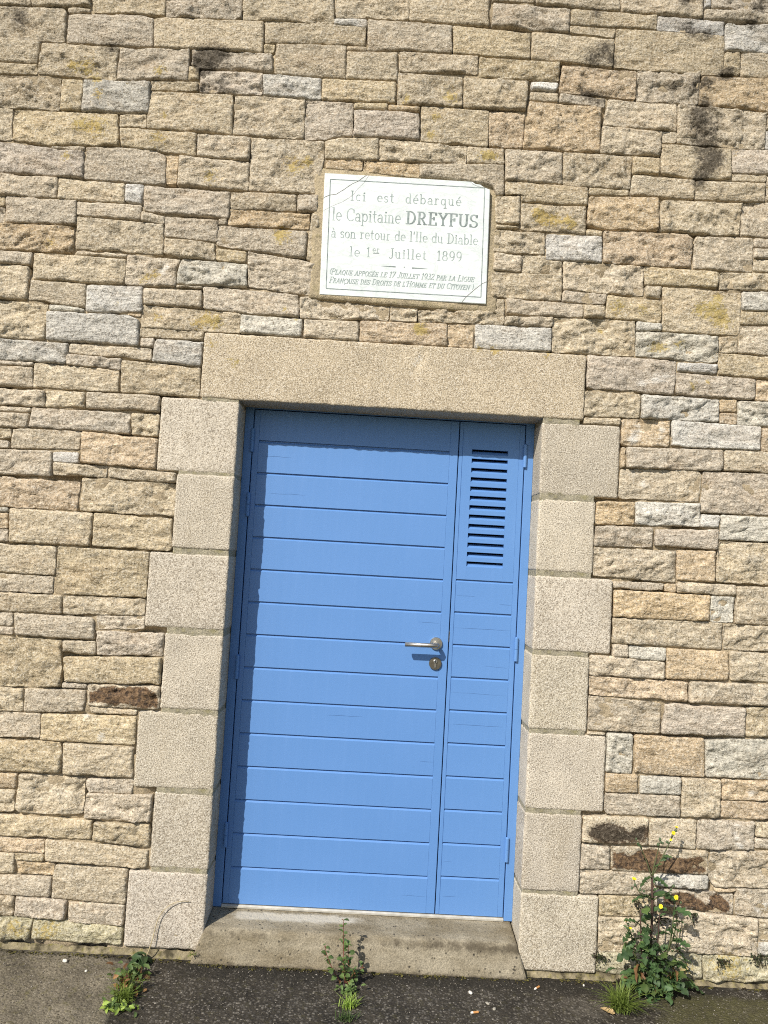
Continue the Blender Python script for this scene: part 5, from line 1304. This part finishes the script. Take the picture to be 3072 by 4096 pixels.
for key, cnt in (('main', 13), ('f', 6), ('g', 6), ('h', 8), ('i', 9), ('j', 7), ('d', 3), ('e', 3), ('a', 2), ('c', 1), ('b', 1)):
    C = SC[key]
    for k in range(cnt):
        tq = prs.uniform(.12, .92) if key in ('main', 'f', 'g', 'h', 'i', 'j') else prs.uniform(.05, .7)
        p = C[int(tq * 11)]
        az = prs.uniform(math.pi * .9, math.pi * 2.1)
        if p[2] < 0.10: put_leaf(LB[prs.randint(4)], p, az, prs.uniform(-.2, .9), prs.uniform(.45, .75))
        elif p[2] < 0.2: put_leaf((LB if k % 2 else LS)[prs.randint(2)], p, az, prs.uniform(0, .9), prs.uniform(.55, .85))
        else: put_leaf(LS[prs.randint(2)], p, az, prs.uniform(.2, 1.0), prs.uniform(.6, 1.0))
for az, el, s, zz_ in ((math.pi * 1.03, .25, .75, .232), (math.pi * 1.9, .35, .85, .240), (math.pi * 1.1, -.1, .6, .31), (math.pi * 1.85, .0, .55, .305)):
    put_leaf(LB[1], (1.103, -.078, zz_), az, el, s, roll=0.2)


def flower(name, c, nrm, r, parent, open_=True):
    mb = MB()
    r *= 0.72
    nrm = Vector(nrm).normalized()
    a = nrm.orthogonal().normalized(); b = nrm.cross(a)
    c = Vector(c)
    for ring, (cnt, rr, lift) in enumerate(((17, 1.0, .10), (13, .72, .22), (8, .42, .30))):
        for k in range(cnt):
            th = 6.283 * (k + .5 * ring) / cnt + prs.normal(0, .06)
            e = math.cos(th) * a + math.sin(th) * b
            s = -math.sin(th) * a + math.cos(th) * b
            w = r * .17
            p0, p1, p2 = c + e * r * .08, c + e * r * rr * .6 + nrm * r * lift, c + e * r * rr * prs.uniform(.9, 1.08) + nrm * r * lift * 1.2
            mb.add([p0 - s * w * .4, p0 + s * w * .4, p1 + s * w, p1 - s * w, p2 + s * w * .8, p2 - s * w * .8], [(0, 1, 2, 3), (3, 2, 4, 5)])
    fo = mb.obj(name, M_PETAL, parent)
    MB().lathe(c - nrm * r * .95, nrm, [(r * .18, 0), (r * .46, r * .2), (r * .48, r * .55), (r * .36, r * .98)], 9).obj('flower_cup', M_BUD, fo, smooth=True)
    return fo


for c, nn, r in (((1.171, -.094, .486), (0.1, -.9, .4), .0105), ((1.187, -.084, .505), (0, -.2, 1), .0085), ((1.025, -.098, .308), (0, -.35, 1), .0115), ((1.190, -.093, .245), (.05, -1, .35), .0125),
                 ((1.133, -.093, .208), (-.6, -.6, .5), .0110), ((1.003, -.094, .150), (-.4, -.4, 1), .0085), ((1.020, -.094, .122), (0, -.5, 1), .0070), ((1.165, -.088, .458), (-.4, -.7, .6), .0070)):
    flower('flower', c, nn, r, PT)
for c, r in (((1.117, -.087, .437), .0062), ((1.123, -.086, .457), .0055), ((1.135, -.086, .443), .0052), ((1.149, -.086, .448), .0048), ((1.184, -.084, .492), .0058), ((1.155, -.086, .445), .0045), ((1.124, -.09, .447), .005),
             ((1.03, -.096, .285), .0055), ((1.019, -.096, .272), .0048), ((1.05, -.096, .268), .005), ((1.065, -.092, .262), .0042), ((1.176, -.096, .288), .0055), ((1.168, -.096, .274), .0048), ((1.183, -.091, .228), .0045), ((1.21, -.09, .225), .0045),
             ((1.037, -.07, .448), .004), ((1.046, -.071, .432), .0034), ((1.127, -.091, .192), .0048), ((1.095, -.09, .085), .005), ((1.15, -.09, .06), .005), ((1.01, -.094, .137), .0045), ((1.028, -.094, .112), .0048)):
    MB().lathe(Vector(c) - Vector((0, 0, r)), (prs.normal(0, .2), -.1, 1), [(r * .3, 0), (r * .85, r * .35), (r, r * .9), (r * .75, r * 1.6), (r * .3, r * 2.2)], 8).obj('bud', M_BUD, PT, smooth=True)

# grass tufts
def grass(name, c, n_, hgt, spread, label, mat, seed, wid=.0016, group=None):
    r = np.random.RandomState(seed)
    mb = MB()
    for k in range(n_):
        az = r.uniform(0, 6.283)
        L = hgt * r.uniform(.45, 1.1)
        lean = spread * r.uniform(.15, 1.0)
        b0 = Vector((c[0] + r.normal(0, .014), c[1] + r.normal(0, .010), c[2]))
        d = Vector((math.cos(az), math.sin(az) * .8 - .15, 0))
        s = Vector((-d.y, d.x, 0)).normalized()
        prev = None
        for t_ in (0, .3, .6, .85, 1.0):
            p = b0 + d * lean * L * t_ ** 1.6 + Vector((0, 0, L * (t_ - .35 * lean * t_ ** 2.4)))
            p.z = max(p.z, c[2] + .002)
            w = wid * (1 - t_ ** 2 * .9)
            cur = (p - s * w, p + s * w)
            if prev: mb.add([prev[0], prev[1], cur[1], cur[0]], [(0, 1, 2, 3)])
            prev = cur
    o = mb.obj(name, mat, None, loc=(c[0], c[1], c[2]), smooth=True)
    return tag(o, label, 'grass', group)


grass('grass_tuft', (0.955, -0.205, GZ), 260, .115, 1.45, 'bright green grass tuft in front of the yellow-flowered weed', M_GRASS, 41, .0020)
grass('grass_tuft', (-0.035, -0.272, GZ), 80, .055, 1.2, 'thin green grass tuft in the asphalt below the step', M_GRASS, 42, .0016)
grass('grass_tuft', (-0.825, -0.300, GZ), 170, .065, 1.2, 'low green grass tuft along the paler pavement edge', M_GRASS, 43, .0018)
grass('grass_tuft', (-0.835, -0.235, GZ), 60, .085, 1.25, 'wispy grass blades between leafy weeds at the pavement edge', M_GRASS, 44, .0016)
grass('grass_tuft', (-0.045, -0.345, GZ), 70, .040, 1.2, 'feathery green tuft lowest in the picture below the step', M_LEAF2, 47, .0016)


def weed(name, c, n_, size, spread, label, mats, seed, hang=0.0, tall=0.5, group=None, up=0.2):
    """small leafy weed: one foliage mesh per kind of leaf"""
    r = np.random.RandomState(seed)
    e = empty(name, c, label, 'weed' if 'moss' not in name else 'moss', group)
    per = [MB() for _ in mats]
    for k in range(n_):
        v, f = leaf_verts(size * r.uniform(.6, 1.2), size * .36, 2.5, .35, .35, .25, seed + k, 7)
        az = r.uniform(math.pi * .95, math.pi * 2.05)
        el = r.uniform(up - .6, up + .7)
        d = Vector((math.cos(az) * math.cos(el), math.sin(az) * math.cos(el), math.sin(el)))
        M = euler_for(d, r.normal(0, .6)).to_matrix()
        o_ = Vector((c[0] + r.normal(0, spread), c[1] - abs(r.normal(0, spread * .5)), c[2] + abs(r.normal(0, spread * tall)) - hang * abs(r.normal(0, spread))))
        per[k % len(mats)].add([M @ Vector(q) + o_ for q in v], f)
    for mb, m_ in zip(per, mats):
        mb.obj('foliage', m_, e, smooth=True)
    return e


weed('dandelion_rosette', (-0.835, -0.03, GZ + .008), 11, .055, .010, 'toothed dandelion leaves at the foot of the left jamb', [M_LEAF], 51, up=.25)
weed('leafy_weed', (-0.845, -0.140, GZ + .004), 70, .030, .028, 'small-leaved green weed on the pavement edge nearest the wall', [M_LEAF2, M_LEAF2, M_DEAD], 52, tall=.9)
weed('leafy_weed', (-0.832, -0.225, GZ + .004), 55, .028, .028, 'reddish green weed in the middle of the pavement edge', [M_LEAF2, M_DEAD], 53, tall=.7)
weed('leafy_weed', (-0.822, -0.335, GZ + .004), 60, .024, .030, 'low weed at the nearest end of the pavement edge', [M_LEAF2, M_GRASS], 54, tall=.5)
# dry curved dandelion stalk
st = MB()
C = curve([(-.829, -.030, GZ + .004), (-.812, -.024, -.07), (-.803, -.019, -.02), (-.796, -.017, .03), (-.778, -.016, .062), (-.746, -.015, .092), (-.711, -.014, .104), (-.678, -.013, .101)], 20)
st.tube(C, list(np.linspace(.0019, .0011, 20)), 6)
o = st.obj('dry_stalk', M_STRAW, None, loc=(-.829, -.022, GZ), smooth=True)
tag(o, 'dry bent flower stalk leaning over the lowest left jamb stone', 'stalk')

# pellitory in front of the step
PW = empty('pellitory', (-0.052, -0.120, GZ), 'upright weed with red stems and small leaves before the step', 'weed')
wrs = np.random.RandomState(61)
PM = leaf_meshes('leaf', [(.028, .0110, 1, .05, .25, .3, 12), (.022, .0090, 1, .05, .3, .35, 13)], M_LEAF2)
PM2 = leaf_meshes('leaf', [(.016, .0065, 1, .05, .3, .35, 14)], M_DEAD)
for pts, nl in (([(-.056, -.115, GZ), (-.064, -.11, -.05), (-.07, -.105, .02), (-.075, -.10, .100)], 26), ([(-.07, -.12, GZ), (-.105, -.12, -.07), (-.128, -.115, -.03), (-.139, -.11, .010)], 16),
                ([(-.045, -.12, GZ), (-.042, -.12, -.06), (-.05, -.115, -.02), (-.05, -.11, .015)], 20), ([(-.04, -.12, GZ), (-.015, -.12, -.09), (.005, -.115, -.06), (.012, -.11, -.045)], 15),
                ([(-.05, -.12, GZ), (-.06, -.135, -.08), (-.062, -.14, -.045)], 14), ([(-.045, -.125, GZ), (-.03, -.14, -.08), (-.02, -.14, -.055)], 14)):
    C = curve(pts, 12)
    MB().tube(C, list(np.linspace(.0019, .0010, 12)), 6).obj('stem', M_RED, PW, smooth=True)
    for k in range(nl):
        q = .12 + .88 * (k + wrs.rand()) / nl
        p = C[min(11, int(q * 11.99))]
        az = wrs.uniform(0, 6.283)
        el = wrs.uniform(-.1, .8)
        d = (math.cos(az) * math.cos(el), math.sin(az) * math.cos(el) * .8 - .2, math.sin(el))
        s = (1.15 - .5 * q) * wrs.uniform(.8, 1.2)
        share((PM2[0] if wrs.rand() < .2 else PM[k % 2]), 'leaf', PW, p, euler_for(d, wrs.normal(0, .5)), (s, s, s))
weed('clover_patch', (-0.045, -0.165, GZ + .004), 46, .020, .022, 'bright green clump of small leaves at the foot of the red-stemmed weed', [M_LEAF2], 62, tall=.6)

# moss and ferny tufts in the joints of the wall
for i, (x, z, lab, n_, sp) in enumerate(((0.931, -0.018, 'dark small fern tuft in the joint right of the lowest right jamb stone', 34, .020),
        (1.291, 0.156, 'dark moss tuft in the joint right of the flowering weed', 22, .014), (1.413, -0.014, 'dark hanging moss in the low joint below the pinkish stone', 26, .018),
        (1.559, 0.006, 'largest dark moss tuft in the low joint by the picture edge', 44, .024), (1.166, 0.128, 'dark moss behind the flowering weed stems', 26, .018), (1.068, 0.194, 'dark dry moss on the ledge left of the flowering weed', 20, .016))):
    weed('moss_tuft', (x, -0.012, z), int(n_ * 1.7), .012, sp * .75, lab, [M_MOSS, M_ROOT, M_MOSS], 70 + i, hang=1.2, tall=.4, group=None, up=-.1)
weed('moss_tuft', (-0.648, -0.030, -0.090), 22, .010, .009, 'small bright green moss cushion at the left end of the step', [M_MOSS2], 80, tall=1.2)

# crumbs of dark moss and dirt along the foot of the wall and step: one mass
brs2 = np.random.RandomState(90)
bm_ = MB()
for k in range(1500):
    x = brs2.uniform(-1.75, 1.8)
    onstep = -0.655 < x < 0.652
    dens = 0.5 + fbm(np.array([[x * 6, 3.0, 1.0]]), 3)[0] * 1.6
    if brs2.rand() > dens: continue
    y0_ = -0.040 if onstep else -0.022
    y = y0_ - abs(brs2.normal(0, 0.010)) + 0.004
    r = brs2.uniform(0.0015, 0.0050)
    R_ = np.array(Matrix.Rotation(brs2.uniform(0, 6), 3, 'Z') @ Matrix.Rotation(brs2.uniform(-.8, .8), 3, 'X'))
    vv = (oct_v * (1 + 0.4 * brs2.normal(size=(6, 1))) * np.array([1.3, 1.0, 0.7]) * r) @ R_.T
    bm_.add(vv + np.array([x, y, GZ + 0.002 + (0.005 if x < -0.88 else 0) + 0.3 * r]), oct_f)


def crumb_material():
    k = NT('moss_and_dirt', 0.95, 0.1)
    n = k.noise(k.coord(), 30, 3, 0.6)
    return k.done(k.mix(k.rng(n, 0.42, 0.6), (0.035, 0.028, 0.018), (0.13, 0.115, 0.035)))


tag(bm_.obj('moss_crumbs', crumb_material()), 'dark moss and dirt crumbs along the foot of the wall', 'moss', kind='stuff')

# dry leaf
v, f = leaf_verts(.058, .015, 1, .1, -.12, .45, 15, 9)
me = bpy.data.meshes.new('dry_leaf')
me.from_pydata(v, [], f)
me.polygons.foreach_set('use_smooth', np.ones(len(f), bool))
me.materials.append(plain('dry_leaf', (0.36, 0.25, 0.12), .7, .3, 0, .25, 60))
o = share(me, 'dry_leaf', None, (0.880, -0.205, GZ + .006), (0.2, 0.05, -0.75))
tag(o, 'dry tan fallen leaf lying left of the bright grass tuft', 'leaf')
